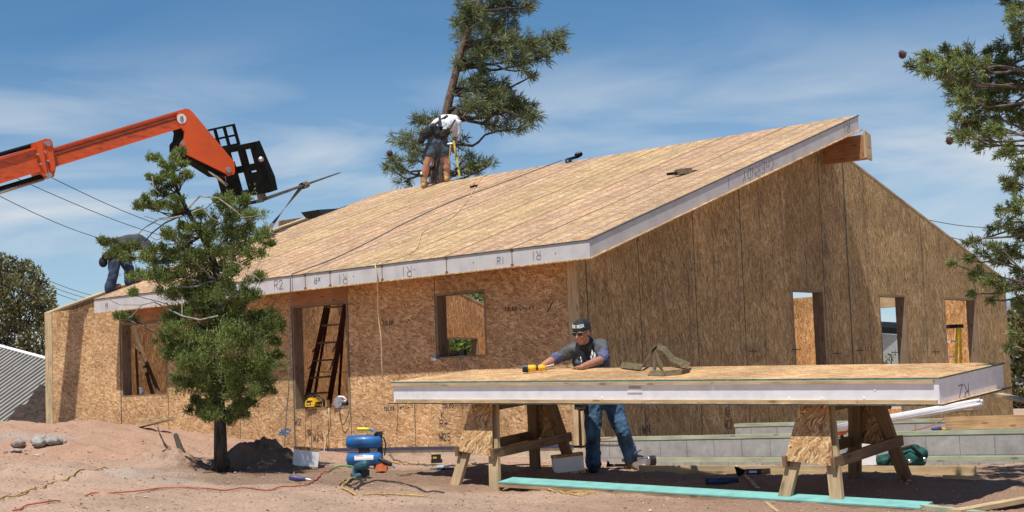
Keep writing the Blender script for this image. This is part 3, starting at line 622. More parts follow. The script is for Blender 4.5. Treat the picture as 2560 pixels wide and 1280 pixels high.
def wall_text(mb):
    for t, px, py, s in (('TOLKO', 957, 810, .05), ('TOLKO', 1262, 776, .05), ('TOLKO', 960, 1024, .05), ('TOLKO', 1106, 1017, .05), ('R>', 1100, 1062, .09), ('v', 1103, 1092, .09), ('W25', 1098, 1096, .09), ('W2', 737, 1058, .09), ('W24', 783, 1098, .09), ('@', 770, 1084, .09), ('K', 1103, 1040, .09)):
        P = pf(px, py, -.0022); h = (P-C0) @ H
        part('lettering', house, M['ink'], lambda mb: write(mb, t, W(h, -.0022, P[2]-s*.3), -H, Z, s, .009))
    mb = MB()
    for px, py, n in ((1000, 1018, 9), (1140, 1012, 9), (1000, 806, 7), (1300, 772, 8)):
        P = pf(px, py, -.0022); h = (P-C0) @ H
        for k in range(n): mb.box(W(h-k*.03, -.003, P[2]+random.uniform(-.03, .02)), -H*random.uniform(.01, .024), G*.002, Z*random.uniform(.008, .03))
    for px, py, w in ((1095, 1095, .2), (1155, 1075, .1)): pass
    P = pf(1368, 780, -.003); mb.beam(P, P-H*.1+Z*.12, .012, .003, up=G); mb.build('grade_stamp', M['ink'], house)
wall_text(None)
def gable_text(mb):
    for t, px, py, s in (('WN', 1606, 1078, .12), ('W2', 1812, 1065, .12), ('@', 1815, 1035, .13)):
        P = pg(px, py, -.0022); u = (P-C0) @ G; part('lettering', house, M['ink'], lambda mb: write(mb, t, W(-.0022, u, P[2]-.04), G, Z, s, .010))
    for px, py in ((1872, 879), (2085, 885), (2140, 877), (2230, 882), (2330, 880), (1980, 875)):
        P = pg(px, py, -.0022); part('pencil_mark', house, M['ink'], lambda mb: (mb.box(P, G*.22, Z*.012, -H*.002), mb.box(P+G*.1-Z*.05, G*.01, Z*.1, -H*.0025)))
gable_text(None)
def bluepaint(mb):
    P = pf(716, 1084, -.001)
    for k in range(26):
        a = random.uniform(-.13, .13); z = random.uniform(-.05, .05); mb.box(P+H*a+Z*z, H*random.uniform(.02, .07), Z*random.uniform(.01, .03), -G*(.001+k*.00004))
part('paint_mark', house, plain('blue spray paint', (.06, .16, .30), .8, .3, 20), bluepaint)
# roof offcut propped at the far ridge end
def slab(mb):
    pts = [pg(752, 531, 11.0), pg(830, 526, 11.0), pg(800, 552, 11.0), pg(764, 545, 11.0)]
    mb.prism(pts, -H*.5)
part('ridge_flashing', house, M['edge'], slab)
part('back_panel', house, M['osb_small'], lambda mb: mb.prism([pg(698, 552, 11.9), pg(760, 543, 11.9), pg(760, 575, 11.9), pg(698, 585, 11.9)], H*.03))
# ------------------------------------------------------------ foundation walls of concrete block
def cmu():
    m, nt, N, L, B = newmat('grey concrete block')
    uv = N.new("ShaderNodeUVMap"); uv.uv_map = "UVMap"; br = N.new("ShaderNodeTexBrick"); L.new(uv.outputs[0], br.inputs[0])
    br.inputs['Color1'].default_value = (.36, .345, .325, 1); br.inputs['Color2'].default_value = (.40, .385, .36, 1); br.inputs['Mortar'].default_value = (.20, .19, .18, 1)
    br.inputs['Scale'].default_value = 1; br.inputs['Mortar Size'].default_value = .004; br.inputs['Brick Width'].default_value = .38; br.inputs['Row Height'].default_value = .205; br.inputs['Mortar Smooth'].default_value = .3; br.inputs['Bias'].default_value = -.3
    n = N.new("ShaderNodeTexNoise"); n.inputs['Scale'].default_value = 5; n.inputs['Detail'].default_value = 8; n.inputs['Roughness'].default_value = .7; L.new(uv.outputs[0], n.inputs['Vector'])
    mr = N.new("ShaderNodeMapRange"); mr.inputs[1].default_value = .3; mr.inputs[2].default_value = .7; mr.inputs[3].default_value = .7; mr.inputs[4].default_value = 1.25; L.new(n.outputs[0], mr.inputs[0])
    ml = N.new("ShaderNodeMix"); ml.data_type = 'RGBA'; ml.blend_type = 'MULTIPLY'; ml.inputs[0].default_value = 1; L.new(br.outputs[0], ml.inputs[6]); L.new(mr.outputs[0], ml.inputs[7]); L.new(ml.outputs[2], B.inputs['Base Color'])
    B.inputs['Roughness'].default_value = .95; bp = N.new("ShaderNodeBump"); bp.inputs['Strength'].default_value = .6; bp.inputs['Distance'].default_value = .01; L.new(br.outputs['Fac'], bp.inputs['Height']); bp.invert = True
    n2 = N.new("ShaderNodeTexNoise"); n2.inputs['Scale'].default_value = 90; L.new(uv.outputs[0], n2.inputs['Vector']); b2 = N.new("ShaderNodeBump"); b2.inputs['Strength'].default_value = .4; b2.inputs['Distance'].default_value = .006; L.new(n2.outputs[0], b2.inputs['Height']); L.new(bp.outputs[0], b2.inputs['Normal']); L.new(b2.outputs[0], B.inputs['Normal'])
    return m
M['cmu'] = cmu()
def cmuwall(h0, h1, u, zt, label, w=.2, zb=.6):
    r = thing('foundation_wall', label, 'foundation wall', W(h0, u, .8), 'concrete block foundation walls')
    mb = MB()
    for (a, b, c, d) in ((W(h0, u, zb), W(h1, u, zb), W(h1, u, zt), W(h0, u, zt)), (W(h0, u+w, zb), W(h1, u+w, zb), W(h1, u+w, zt), W(h0, u+w, zt))):
        mb.face([a, b, c, d], [(-h0, zb-zt+.41), (-h1, zb-zt+.41), (-h1, zt-zt+.41), (-h0, zt-zt+.41)])
    for h in (h0, h1): mb.face([W(h, u, zb), W(h, u+w, zb), W(h, u+w, zt), W(h, u, zt)], [(0, zb-zt+.41), (w, zb-zt+.41), (w, zt-zt+.41), (0, zt-zt+.41)])
    mb.face([W(h0, u, zt), W(h1, u, zt), W(h1, u+w, zt), W(h0, u+w, zt)])
    mb.build('block_course', M['cmu'], r)
    part('sill_plate', r, M['green_lumber'], lambda q: q.box(W(h0+.01, u-.006, zt+.002), H*(h1-h0-.02), G*(w-.03), Z*.042))
    return r
cmuwall(-.12, -7.6, 0, 1.118, 'low grey block wall in front with green sill plate running right from the house corner')
cmuwall(-.9, -8.6, 1.9, 1.205, 'low grey block wall behind the front one, under the gable openings', zb=.8)
# ------------------------------------------------------------ loose panel on saw horses
PN = np.array([-1.239, 16.604, 1.866]); yaw, tilt, lt, PL, PT = .693, .089, -.032, 5.81, .215
ex = np.array([math.cos(yaw)*math.cos(lt), -math.sin(yaw)*math.cos(lt), math.sin(lt)]); ey0 = np.array([math.sin(yaw), math.cos(yaw), 0]); ez0 = np.cross(ex, ey0)
ey = ey0*math.cos(tilt)+ez0*math.sin(tilt); ez = np.cross(ex, ey); PW = 1.22
def PP(a, b, c): return PN+ex*a+ey*b+ez*c
def onpanel(x, y, lift=0): return onplane(x, y, PN+ez*lift, ez)
pan = thing('roof_panel_blank', 'long white foam core panel with chipboard faces lying across two saw horses', 'building panel', PP(PL/2, PW/2, -PT))
def sheet(name, c0, c1, e, mats, par=pan):
    mb = MB(); mb.prism([PP(-e, -e, c0), PP(PL+e, -e, c0), PP(PL+e, PW+e, c0), PP(-e, PW+e, c0)], ez*(c1-c0), 0, lambda q: ((q-PN) @ ex+3, (q-PN) @ ey), 1)
    return mb.build(name, mats, par)
sheet('top_sheet', -.013, 0, .003, [M['osb_panel'], M['edge_teal']]); sheet('bottom_sheet', -PT, -PT+.013, .03, [M['osb_panel'], M['edge']])
mb = MB(); mb.box(PP(.012, .012, -PT+.0135), ex*(PL-.024), ey*(PW-.024), ez*(PT-.027)); foamc = mb.build('foam_core', M['foam'], pan)
def plates(mb):
    for a, b in ((.0, 3.75), (3.755, PL-.05)): mb.box(PP(a, -.006, -.045), ex*(b-a), ey*.02, ez*.026)
    for a, b in ((.05, 5.1), (5.105, PL-.03)): mb.box(PP(a, -.008, -PT+.0135), ex*(b-a), ey*.02, ez*.028)
part('edge_plate', pan, M['lumber'], plates)
part('chalk_line', pan, M['white'], lambda mb: mb.box(PP(0, -.001, -.019), ex*(PL-.05), ey*.02, ez*.0055))
# gouge and labels in foam
def gouge(mb):
    P = onplane(1568, 978, PP(0, .0095, 0), ey)
    for a, z, w, d in ((0, -.012, .16, .012), (.01, .0, .14, .006)): mb.box(P+ex*a+ez*z-ey*.0, ex*w, ez*d, -ey*.004)
    for px, py in ((1505, 995), (1973, 997), (2055, 996), (2160, 996), (2190, 962), (2187, 974)):
        Q = onplane(px, py, PP(0, .0115, 0), ey); mb.tube([Q, Q-ey*.003], [.014, .008], 8, mi=0)
part('foam_gouge', foamc, plain('torn foam', (.80, .80, .80), .9, .05), gouge)
part('foam_gouge', foamc, plain('scuffed grey foam', (.42, .37, .38), .9, .1), lambda mb: mb.box(onplane(1572, 968, PP(0, .0095, 0), ey)-ez*.014, ex*.13, ez*.022, -ey*.003), label='grey scuffed dent in the foam')
def ptext(mb):
    P = onplane(2420, 958, PP(PL-.0122, 0, 0), ex)
    write(mb, 'R2', P, -ey, -ez, .125, .007, .8)
    P = onplane(2437, 954, PP(PL-.0122, 0, 0), ex); 
part('lettering', foamc, M['ink'], ptext)
# ------------------------------------------------------------ saw horses
def sawhorse(a, label):
    o = PP(a, .20, -PT-.03); r = thing('saw_horse', label, 'saw horse', (o[0], o[1], gz(o[0], o[1])), 'wooden saw horses under the loose panel')
    X = ex.copy(); X[2] = 0; X /= np.linalg.norm(X); Y = ey0; L_ = .84
    z0 = PP(a, .20, -PT-.002)[2]; z1 = PP(a, .20+L_, -PT-.002)[2]
    def Q(x, y, z): return np.array([o[0], o[1], 0])+X*x+Y*y+Z*z
    def lz(y): return z0+(z1-z0)*y/L_-.004-abs(ex[2])*.05
    part('top_rail', r, M['lumber_old'], lambda mb: mb.prism([Q(-.05, .0, lz(0)), Q(.05, .0, lz(0)), Q(.05, .0, lz(0)-.09), Q(-.05, .0, lz(0)-.09)], Y*L_+Z*(lz(L_)-lz(0))))
    F = {}
    for sx in (-1, 1):
        for e, yy, yf in ((0, .02, -.19), (1, L_-.02, L_+.19)):
            zf = gz(*(Q(sx*.25, yf, 0)[:2]))-.02; tp = Q(sx*.088, yy, lz(yy)-.012); ft = Q(sx*.25, yf, zf); F[sx, e] = (tp, ft)
            m_ = MB(); m_.beam(ft, tp, .04, .112, up=X); m_.build('leg', M['lumber_dim'] if e == 0 else M['lumber_old'], r)
    for e in (0, 1):
        (tl, fl), (tr, fr) = F[-1, e], F[1, e]; k = .60; n = Y*(-1 if e == 0 else 1); off = n*.060
        a1, b1 = tl+(fl-tl)*.0-X*.045, tr+X*.045; c1, d1 = tr+(fr-tr)*k+X*.03, tl+(fl-tl)*(k-.04)-X*.05
        m_ = MB(); m_.prism([q+off for q in (a1, b1, c1, d1)], n*.012); m_.build('gusset', M['osb_small'], r)
    for sx in (-1, 1):
        (t0, f0), (t1, f1) = F[sx, 0], F[sx, 1]; p = t0+(f0-t0)*.56+X*sx*.045; q = t1+(f1-t1)*.54+X*sx*.045; d = (q-p)/np.linalg.norm(q-p)
        m_ = MB(); m_.beam(p-d*.09, q+d*.09, .038, .088); m_.build('stretcher', M['lumber_old'], r)
    return r
sawhorse(1.03, 'left saw horse with chipboard gusset, under the panel beside the worker')
sawhorse(4.62, 'right saw horse standing in deep shade under the thick end of the panel')
# ------------------------------------------------------------ boards and small things on the site
def board(name, label, cat, p0, p1, w, t, mat, group=None, up=(0, 0, 1), lift=0.0):
    mb = MB(); p0 = np.array(p0)+Z*lift; p1 = np.array(p1)+Z*lift
    mb.beam(p0, p1, w, t, up); return tag(mb.build(name, mat), label, cat, group)
def gp(px, py, lift=0): return ongnd(px, py, lift)
def nv_(a): a = np.array(a, float); return a/np.linalg.norm(a)
# turquoise board
a, b = atY(1264, 1200, 15.85), atY(2316, 1264, 13.0)
def teal():
    mb = MB(); d = (b-a); n = np.array([d[1], -d[0], 0]); n = n/np.linalg.norm(n)
    if n[1] < 0: n = -n
    A = a; B_ = b
    uu = nv_(Z-n*.15)
    mb.beam(A, B_, .215, .012, up=uu, mi=0)
    m2 = MB(); m2.beam(A-uu*.0255, B_-uu*.0255, .211, .038, up=uu); o = mb.build('painted_board', M['teal_board']); m2.build('underside', M['lumber_dim'], o)
    tag(o, 'long turquoise painted board lying on the dirt in front of the panel', 'board')
teal()
board('lumber_board', 'long pale stud lying on edge on the dirt behind the worker boot', 'board', gp(1600, 1182, .03), gp(2440, 1186, .03), .035, .085, M['lumber'], 'loose lumber pieces')
board('lumber_board', 'green treated board lying along the foot of the front block wall', 'board', W(-.9, -.22, .90), W(-6.8, -.22, .88), .09, .05, M['green_lumber'], 'loose lumber pieces')
board('lumber_board', 'short pale offcut lying on the shaded dirt right of the long stud', 'board', gp(2360, 1195, .01), gp(2450, 1198, .01), .05, .03, M['lumber'], 'loose lumber pieces')
board('lumber_board', 'pale pine board lying across the lower right corner of the dirt', 'board', gp(2385, 1288, .02), gp(2620, 1245, .02), .12, .035, M['lumber'], 'loose lumber pieces')
board('lumber_board', 'green tinted board lying on the dirt at the bottom beside the pine board', 'board', gp(2310, 1272, .015), gp(2460, 1292, .02), .09, .035, M['green_lumber'], 'loose lumber pieces')
board('lumber_board', 'thick orange toned beam resting on the front block wall at far right', 'beam', W(-4.75, .12, 1.165+.07), W(-7.6, .12, 1.175+.07), .09, .13, wood('orange pine beam', (.56, .34, .17)), 'loose lumber pieces')
board('lumber_board', 'pale board slanting down from behind the panel at the right edge', 'board', atY(2488, 985, 15.6), atY(2600, 1010, 14.8), .09, .03, M['lumber'], 'loose lumber pieces')
board('lumber_board', 'short pale pine board leaning on the dirt below the left window opening', 'board', atY(338, 1068, 22.6), atY(428, 1046, 21.8), .12, .035, M['lumber'], 'loose lumber pieces')
board('lumber_board', 'long pale plank lying on the dirt at the far left foot of the house', 'board', atY(-80, 1071, 24.0), atY(262, 1067, 24.0), .06, .07, M['lumber'], 'loose lumber pieces')
board('lath', 'thin pale lath lying on the dirt in front of the turquoise board', 'lath', gp(1915, 1258, .008), gp(1945, 1282, .008), .03, .01, M['lumber'], 'thin wooden laths')
board('lath', 'thin pale lath propped between the caulk tube and the turquoise board', 'lath', gp(1840, 1180, .06), gp(1895, 1228, .03), .03, .01, M['lumber'], 'thin wooden laths')
board('lath', 'small pale wedge of wood beside the green board at the block wall', 'lath', gp(1775, 1160, .06), gp(1795, 1164, .02), .03, .01, M['lumber'], 'thin wooden laths')
def scrap(px, py, s, mat, label, name='wood_scrap', cat='scrap', n=5, flat=.15):
    P = gp(px, py, .0); mb = MB()
    for k in range(n):
        q = P+np.array([random.uniform(-1, 1)*s, random.uniform(-1, 1)*s, .012]); ang = random.uniform(-1, 1); L_ = random.uniform(.6, 1.6)*s
        d = np.array([math.cos(ang), math.sin(ang)*.6, random.uniform(-.1, .1)]); mb.beam(q-d*L_/2, q+d*L_/2, s*random.uniform(.3, .7), s*flat)
    tag(mb.build(name, mat), label, cat, None)
scrap(130, 982+130, .07, M['lumber'], 'splintered pale wood scraps beside the grey concrete lump', n=4)
scrap(110, 1138, .07, M['white'], 'torn white sheet scraps on the dirt at far left', 'plastic_scrap', n=3, flat=.1)
scrap(150, 1110, .045, M['slate'], 'dark blue plastic scrap by the concrete lump', 'plastic_scrap', n=2)
scrap(1620, 1236, .03, M['steel'], 'crumpled shiny foil on the dirt by the turquoise board', 'foil_scrap', n=6, flat=.4)
scrap(2395, 1160, .05, M['white'], 'small pale rag lying on the green board at the block wall', 'rag', 'rag', n=3)
scrap(1180, 1152, .03, M['lumber_dim'], 'bits of broken twigs under the left end of the panel', 'twig_heap', 'twigs', n=8)
scrap(1010, 1190, .05, M['lumber_old'], 'dark splinters on the brown soil between the tools', 'twig_heap', 'twigs', n=9, flat=.1)
# concrete lump
def lump(px, py, r, name, mat, label, cat, n=14, sq=.55):
    P = gp(px, py); mb = MB()
    for k in range(n):
        a = random.random()*6.28; d = random.random()**.7*r; s = r*random.uniform(.25, .5)*(1.2-d/r*.6)
        mb.ball(P+np.array([math.cos(a)*d*1.5, math.sin(a)*d*.8, (1-d/r)*r*sq*.5]), (s*1.2, s, s*sq*1.2), 9, 6)
    o = mb.build(name, mat, smooth=True)
    rm = o.modifiers.new('r', 'REMESH'); rm.mode = 'VOXEL'; rm.voxel_size = r*.06; rm.use_smooth_shade = True
    dt = bpy.data.textures.new('lumpy', 'CLOUDS'); dt.noise_scale = r*.35; dm = o.modifiers.new('d', 'DISPLACE'); dm.texture = dt; dm.strength = r*.3; dm.mid_level = .5
    return tag(o, label, cat)
lump(100, 1108, .20, 'concrete_lump', M['concrete_lump'], 'rough grey lump of dried concrete on the dirt at left', 'rubble')
lump(40, 1128, .10, 'concrete_lump', M['concrete_lump'], 'small flat grey crust of concrete at the left edge', 'rubble', n=8, sq=.25)
M['tube_blue'] = plain('dull blue card tube', (.025, .06, .15), .6, .2, 20)
M['shade_dirt'] = plain('dirt with painted shade', (.045, .03, .024), .95, .3, 14, bump=1, bscale=16)  # shadow over the far-left mound, put into its soil colour
def mound():
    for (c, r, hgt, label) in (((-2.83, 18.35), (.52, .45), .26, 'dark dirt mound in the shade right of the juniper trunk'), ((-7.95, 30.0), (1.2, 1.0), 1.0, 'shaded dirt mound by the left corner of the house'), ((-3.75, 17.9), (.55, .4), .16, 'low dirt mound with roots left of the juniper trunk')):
        mb = MB(); n = 80; b0 = 0
        V = {}
        for i in range(n+1):
            for j in range(n+1):
                x = -1+2*i/n; y = -1+2*j/n; d = math.hypot(x, y)
                X, Y = c[0]+x*r[0]*1.3, c[1]+y*r[1]*1.3
                k = max(0, math.cos(min(1, d)*math.pi)*.5+.5); z = gz(X, Y)+hgt*k*(1+.5*mnoise.noise(Vector((X*3, Y*3, 2))))+k*.10*mnoise.noise(Vector((X*9, Y*9, 5)))+k*.05*mnoise.noise(Vector((X*21, Y*21, 5)))-.02*(d > .9)
                V[i, j] = len(mb.v); mb.v.append((X, Y, z))
        for i in range(n):
            for j in range(n):
                if math.hypot(-1+2*(i+.5)/n, -1+2*(j+.5)/n) > 1: continue
                mb.f.append((V[i, j], V[i+1, j], V[i+1, j+1], V[i, j+1])); mb.uv.append([(0, 0)]*4); mb.mi.append(0)
        tag(mb.build('dirt_mound', M['dirt'] if c[0] > -5 else M['shade_dirt'], smooth=True), label, 'dirt mound', 'dirt mounds')
mound()
# foam offcut blocks
def foamblock(c, wd, dp, ht, label, rot=0, tiltz=0):
    r = thing('foam_block', label, 'foam block', c, 'foam core offcuts')
    X = np.array([math.cos(rot), math.sin(rot), tiltz]); X /= np.linalg.norm(X); Y = np.cross(Z, X); Y /= np.linalg.norm(Y); Zz = np.cross(X, Y); o = np.array(c)-X*wd/2
    part('core', r, M['foam'], lambda mb: mb.box(o+Zz*.0315, X*wd, Y*dp, Zz*(ht-.062)))
    part('sheet', r, M['osb_small'], lambda mb: mb.box(o-X*.004-Y*.004, X*(wd+.008), Y*(dp+.008), Zz*.03)); part('sheet', r, M['osb_small'], lambda mb: mb.box(o-X*.004-Y*.004+Zz*(ht-.03), X*(wd+.008), Y*(dp+.008), Zz*.03))
P = gp(762, 1168); foamblock((P[0], P[1], P[2]-.02), .27, .22, .23, 'upright foam offcut with chipboard faces beside the shaded mound', .12, -.12)
P = gp(1425, 1182); foamblock((P[0], P[1], P[2]-.02), .30, .22, .205, 'foam offcut block in shade beneath the panel left of the worker', .05, .08)
# cords and hoses
def cord(name, label, pts, r, mat, cat='cord', group='cords and hoses', wob=.0, n=6):
    P = [Vector(p) for p in pts]; out = []
    for i in range(len(P)-1):
        p0, p1, p2, p3 = P[max(i-1, 0)], P[i], P[i+1], P[min(i+2, len(P)-1)]
        st = max(2, int((p2-p1).length/.05))
        for k in range(st):
            t = k/st; q = .5*((2*p1)+(-p0+p2)*t+(2*p0-5*p1+4*p2-p3)*t*t+(-p0+3*p1-3*p2+p3)*t**3)
            if wob: q = q+Vector((mnoise.noise(q*5)*wob, mnoise.noise(q*5+Vector((9, 0, 0)))*wob, 0))
            out.append(q)
    out.append(P[-1]); mb = MB(); mb.tube([tuple(q) for q in out], r, n)
    o = mb.build(name, mat, smooth=True); return tag(o, label, cat, group)
def gcord(name, label, pp, r, mat, lift=None, wob=.012, **k):
    pts = [gp(x, y, 0) for x, y in pp]; out = []
    for a, b in zip(pts[:-1], pts[1:]):
        n = max(1, int(np.linalg.norm(b-a)/.12))
        for i in range(n):
            q = a+(b-a)*i/n; out.append((q[0], q[1], gz(q[0], q[1])+r*2.2))
    q = pts[-1]; out.append((q[0], q[1], gz(q[0], q[1])+r*1.4))
    return cord(name, label, out, r, mat, wob=wob, **k)
gcord('extension_cord', 'thin yellow cord winding up the dirt at lower left', [(-30, 1262), (60, 1235), (130, 1210), (190, 1185), (260, 1172), (330, 1162), (370, 1155)], .007, M['cord_yellow'])
gcord('extension_cord', 'orange red cord lying across the dirt in front of the juniper', [(215, 1243), (232, 1237), (300, 1236), (360, 1230), (420, 1224), (520, 1226), (600, 1224), (700, 1222), (770, 1215), (800, 1190), (825, 1178)], .007, M['cord_red'])
gcord('extension_cord', 'short orange red cord at the bottom left edge', [(30, 1282), (70, 1268), (110, 1262), (150, 1256)], .007, M['cord_red'])
gcord('extension_cord', 'green cord joining the red one beside the blue compressor', [(825, 1178), (850, 1170), (880, 1172), (895, 1178)], .009, M['cord_green'])
gcord('extension_cord', 'looping yellow cord round the teal saw on the soil', [(890, 1198), (870, 1205), (856, 1225), (880, 1238), (920, 1243), (980, 1240), (1060, 1244)], .008, M['cord_yellow'])
gcord('extension_cord', 'yellow cord loops on the dirt under the turquoise board', [(1265, 1213), (1350, 1222), (1430, 1234), (1490, 1236), (1440, 1242), (1370, 1228), (1280, 1212)], .007, M['cord_yellow'])
gcord('extension_cord', 'black cord curving from the teal saw across the soil', [(885, 1228), (905, 1215), (940, 1205), (985, 1209), (1040, 1222), (1110, 1235)], .007, M['cord_black'])
gcord('extension_cord', 'tangled black cord beneath the teal saw', [(850, 1215), (880, 1202), (905, 1205), (870, 1218), (895, 1225), (912, 1200), (860, 1204)], .006, M['cord_black'])
gcord('air_hose', 'grey hose running right from the compressor to the saw horse', [(962, 1130), (985, 1155), (1010, 1162), (1060, 1165), (1130, 1168), (1190, 1160)], .009, M['rubber'])
gcord('extension_cord', 'yellow cord running behind the left saw horse', [(975, 1155), (1040, 1163), (1100, 1166), (1180, 1166), (1240, 1163), (1330, 1166), (1440, 1164)], .008, M['cord_yellow'])
def rcord(name, label, pp, r, mat, tail=(), **k):
    pts = [tuple(onroof(x, y, r*1.2)) for x, y in pp]+[tuple(t) for t in tail]; return cord(name, label, pts, r, mat, n=7, **k)
ue = UE-.035
def ev(px, py): return pf(px, py, ue)
rcord('air_hose', 'long grey hose across the roof hanging down past the left of the doorway', [(1405, 402), (1340, 426), (1230, 468), (1130, 505), (1020, 555), (920, 607), (830, 650), (770, 672), (738, 684)], .0075, M['rubber'], tail=[ev(727, 690), ev(726, 730), pf(724, 860, -.4), pf(722, 960, -.38), pf(716, 1040, -.36), pf(711, 1118, -.34)])
rcord('extension_cord', 'thin cream cord draped down the roof and hanging before the front wall', [(1226, 432), (1205, 446), (1188, 470), (1170, 500), (1130, 545), (1060, 580), (1040, 625), (990, 648), (948, 656)], .008, M['cord_cream'], tail=[ev(938, 664), ev(943, 690), pf(946, 790, -.42), pf(953, 850, -.4), pf(955, 925, -.36), pf(958, 950, -.32)])
cord('extension_cord', 'cream cord hanging from the doorway sill to the foam offcut', [pf(822, 1020, -.03), pf(821, 1045, -.05), pf(808, 1080, -.06), pf(814, 1100, -.06), pf(808, 1140, -.1)], .009, M['cord_cream'])
cord('extension_cord', 'thin grey cord looping from the saw on the doorway sill', [pf(848, 1018, -.02), pf(851, 1050, -.05), pf(858, 1062, -.05), pf(868, 1045, -.05), pf(874, 1022, -.02)], .006, M['cord_black'])
cord('extension_cord', 'grey cord hanging below the drill in the front window opening', [pf(1150, 896, -.05), pf(1152, 930, -.05), pf(1153, 960, -.06), pf(1150, 1010, -.06)], .006, M['rubber'])
def cordw(label, p0, p1, mat, r=.006): return cord('extension_cord', label, [p0, (np.array(p0)+p1)/2+np.array([.01, 0, -.02]), p1], r, mat)
cordw('orange cord draped over the sill plate behind the worker leg', W(-.2, -.03, 1.14), W(-.12, -.06, 1.20)-H*.5, M['cord_red'])
cordw('orange red cord trailing between the two block walls', pf(2275, 1078, .9), pf(2362, 1046, 1.8), M['cord_red'])
# --- compressor
def compressor():
    c = gp(910, 1172); X = np.array([1, -.06, 0]); Y = np.array([.06, 1, 0]); L_ = .34; R1 = .076
    r = thing('air_compressor', 'blue twin tank air compressor with yellow grip standing on the dirt', 'air compressor', c)
    b = c+np.array([0, .12, .0])
    for z, nm in ((.10, 0), (.285, 1)):
        o = b+Z*z; mb = MB(); e = L_/2
        mb.tube([o-X*(e+.03), o-X*(e+.018), o-X*e, o+X*e, o+X*(e+.018), o+X*(e+.03)], [.02, .058, R1, R1, .058, .02], 22); t = mb.build('tank', M['blue'], r, smooth=True)
        if nm == 0:
            part('sticker', t, M['white'], lambda q: q.tube([o-X*.10, o+X*.11], [(R1+.0015)]*2, 22) if 0 else [q.face([o+X*x0-Y*R1_*math.cos(a0)+Z*R1_*math.sin(a0) for x0, a0 in ((-.10, lo), (.105, lo), (.105, lo+.16), (-.10, lo+.16))]) for R1_ in (R1+.002,) for lo in (-.1, .06, .22, .38)])
            part('sticker', t, M['orange_plastic'], lambda q: q.face([o+X*x0-Y*(R1+.003)*math.cos(a0)+Z*(R1+.003)*math.sin(a0) for x0, a0 in ((-.09, .40), (.0, .40), (.0, .50), (-.09, .50))]))
    part('pump', r, M['black_plastic'], lambda mb: (mb.box(b-X*.06-Y*.04+Z*.17, X*.12, Y*.1, Z*.05), mb.tube([b+X*.17+Z*.1, b+X*.17+Z*.36], .03, 12), mb.box(b+X*.12-Y*.05+Z*.34, X*.08, Y*.08, Z*.05), mb.tube([b+X*.21+Z*.33, b+X*.235+Z*.25, b+X*.215+Z*.13], .008, 8)))
    part('foot', r, M['black_plastic'], lambda mb: [mb.box(b+X*x-Y*.05, X*.03, Y*.1, Z*.03) for x in (-.13, .1)])
    part('handle', r, M['blue'], lambda mb: mb.tube([b+X*.17+Z*.34, b+X*.12+Z*.39, b+X*.06+Z*.415, b-X*.01+Z*.42], .011, 8), smooth=True)
    part('grip', r, M['yellow_bright'], lambda mb: mb.capsule([b+X*.045+Z*.42, b-X*.06+Z*.425], .019, 10), smooth=True)
    part('gauge', r, M['steel'], lambda mb: mb.tube([b+X*.13-Y*.05+Z*.4, b+X*.13-Y*.07+Z*.4], .022, 12))
compressor()
# --- hand tools on the ground, each a body with grip, built from rounded pieces
def tool(name, label, cat, c, rot, parts, group='power tools', s=1.0, tilt=0, zt=None):
    r = thing(name, label, cat, c, group); X = np.array([math.cos(rot)*math.cos(tilt), math.sin(rot)*math.cos(tilt), math.sin(tilt)]); Y = np.cross(Z, X); Y /= np.linalg.norm(Y); Zz = np.cross(X, Y); c = np.array(c)
    def Q(p): return c+(X*p[0]+Y*p[1]+Zz*p[2])*s
    by = {}
    for nm, mat, kind, *a in parts: by.setdefault((nm, mat), []).append((kind, a))
    for (nm, mat), L_ in by.items():
        mb = MB()
        for kind, a in L_:
            if kind == 'cap': mb.capsule([Q(p) for p in a[0]], [q*s for q in a[1]] if hasattr(a[1], '__len__') else a[1]*s, 10)
            if kind == 'tube': mb.tube([Q(p) for p in a[0]], [q*s for q in a[1]] if hasattr(a[1], '__len__') else a[1]*s, 14)
            if kind == 'box': mb.box(Q(a[0]), X*a[1][0]*s, Y*a[1][1]*s, Zz*a[1][2]*s)
            if kind == 'ball': mb.ball(Q(a[0]), [q*s for q in a[1]], 12, 8, ax=(X, Y, Zz))
            if kind == 'prism': mb.prism([Q(p) for p in a[0]], Y*a[1]*s)
        o = mb.build(nm, M[mat], r, smooth=(nm in ('body', 'grip', 'motor', 'handle', 'tube')))
        if kind == 'box' or nm in ('body', 'grip', 'motor'):
            bv = o.modifiers.new('b', 'BEVEL'); bv.width = .004*s; bv.segments = 2; bv.limit_method = 'ANGLE'
    return r
P = gp(903, 1195); tool('circular_saw', 'teal blue circular saw lying on the soil before the compressor', 'circular saw', P+Z*.02, .3, [('motor', 'teal_plastic', 'cap', [(-.02, .03, .09), (.03, -.06, .11)], [.045, .05]), ('handle', 'teal_plastic', 'cap', [(-.09, 0, .02), (-.08, 0, .0), (-.03, 0, .0), (.03, 0, .02)], [.02, .028, .03, .03]), ('guard', 'teal_plastic', 'tube', [(.01, .03, .05), (.01, .05, .05)], .075), ('body', 'black_plastic', 'box', (.0, -.03, .0), (.08, .08, .06)), ('base_plate', 'steel', 'box', (-.08, .055, -.02), (.17, .006, .12))])
P = gp(955, 1182); tool('nail_gun', 'small nailer with orange hood and black grip lying right of the teal saw', 'nail gun', P+Z*.02, -.15, [('body', 'orange_plastic', 'prism', [(-.07, -.03, 0), (.05, -.03, 0), (.06, -.03, .04), (.0, -.03, .075), (-.05, -.03, .06)], .07), ('grip', 'black_plastic', 'cap', [(-.02, 0, .12), (.04, 0, .085), (.09, 0, .06)], [.022, .026, .022]), ('nose', 'steel', 'tube', [(.09, 0, .06), (.14, 0, .03)], .012)])
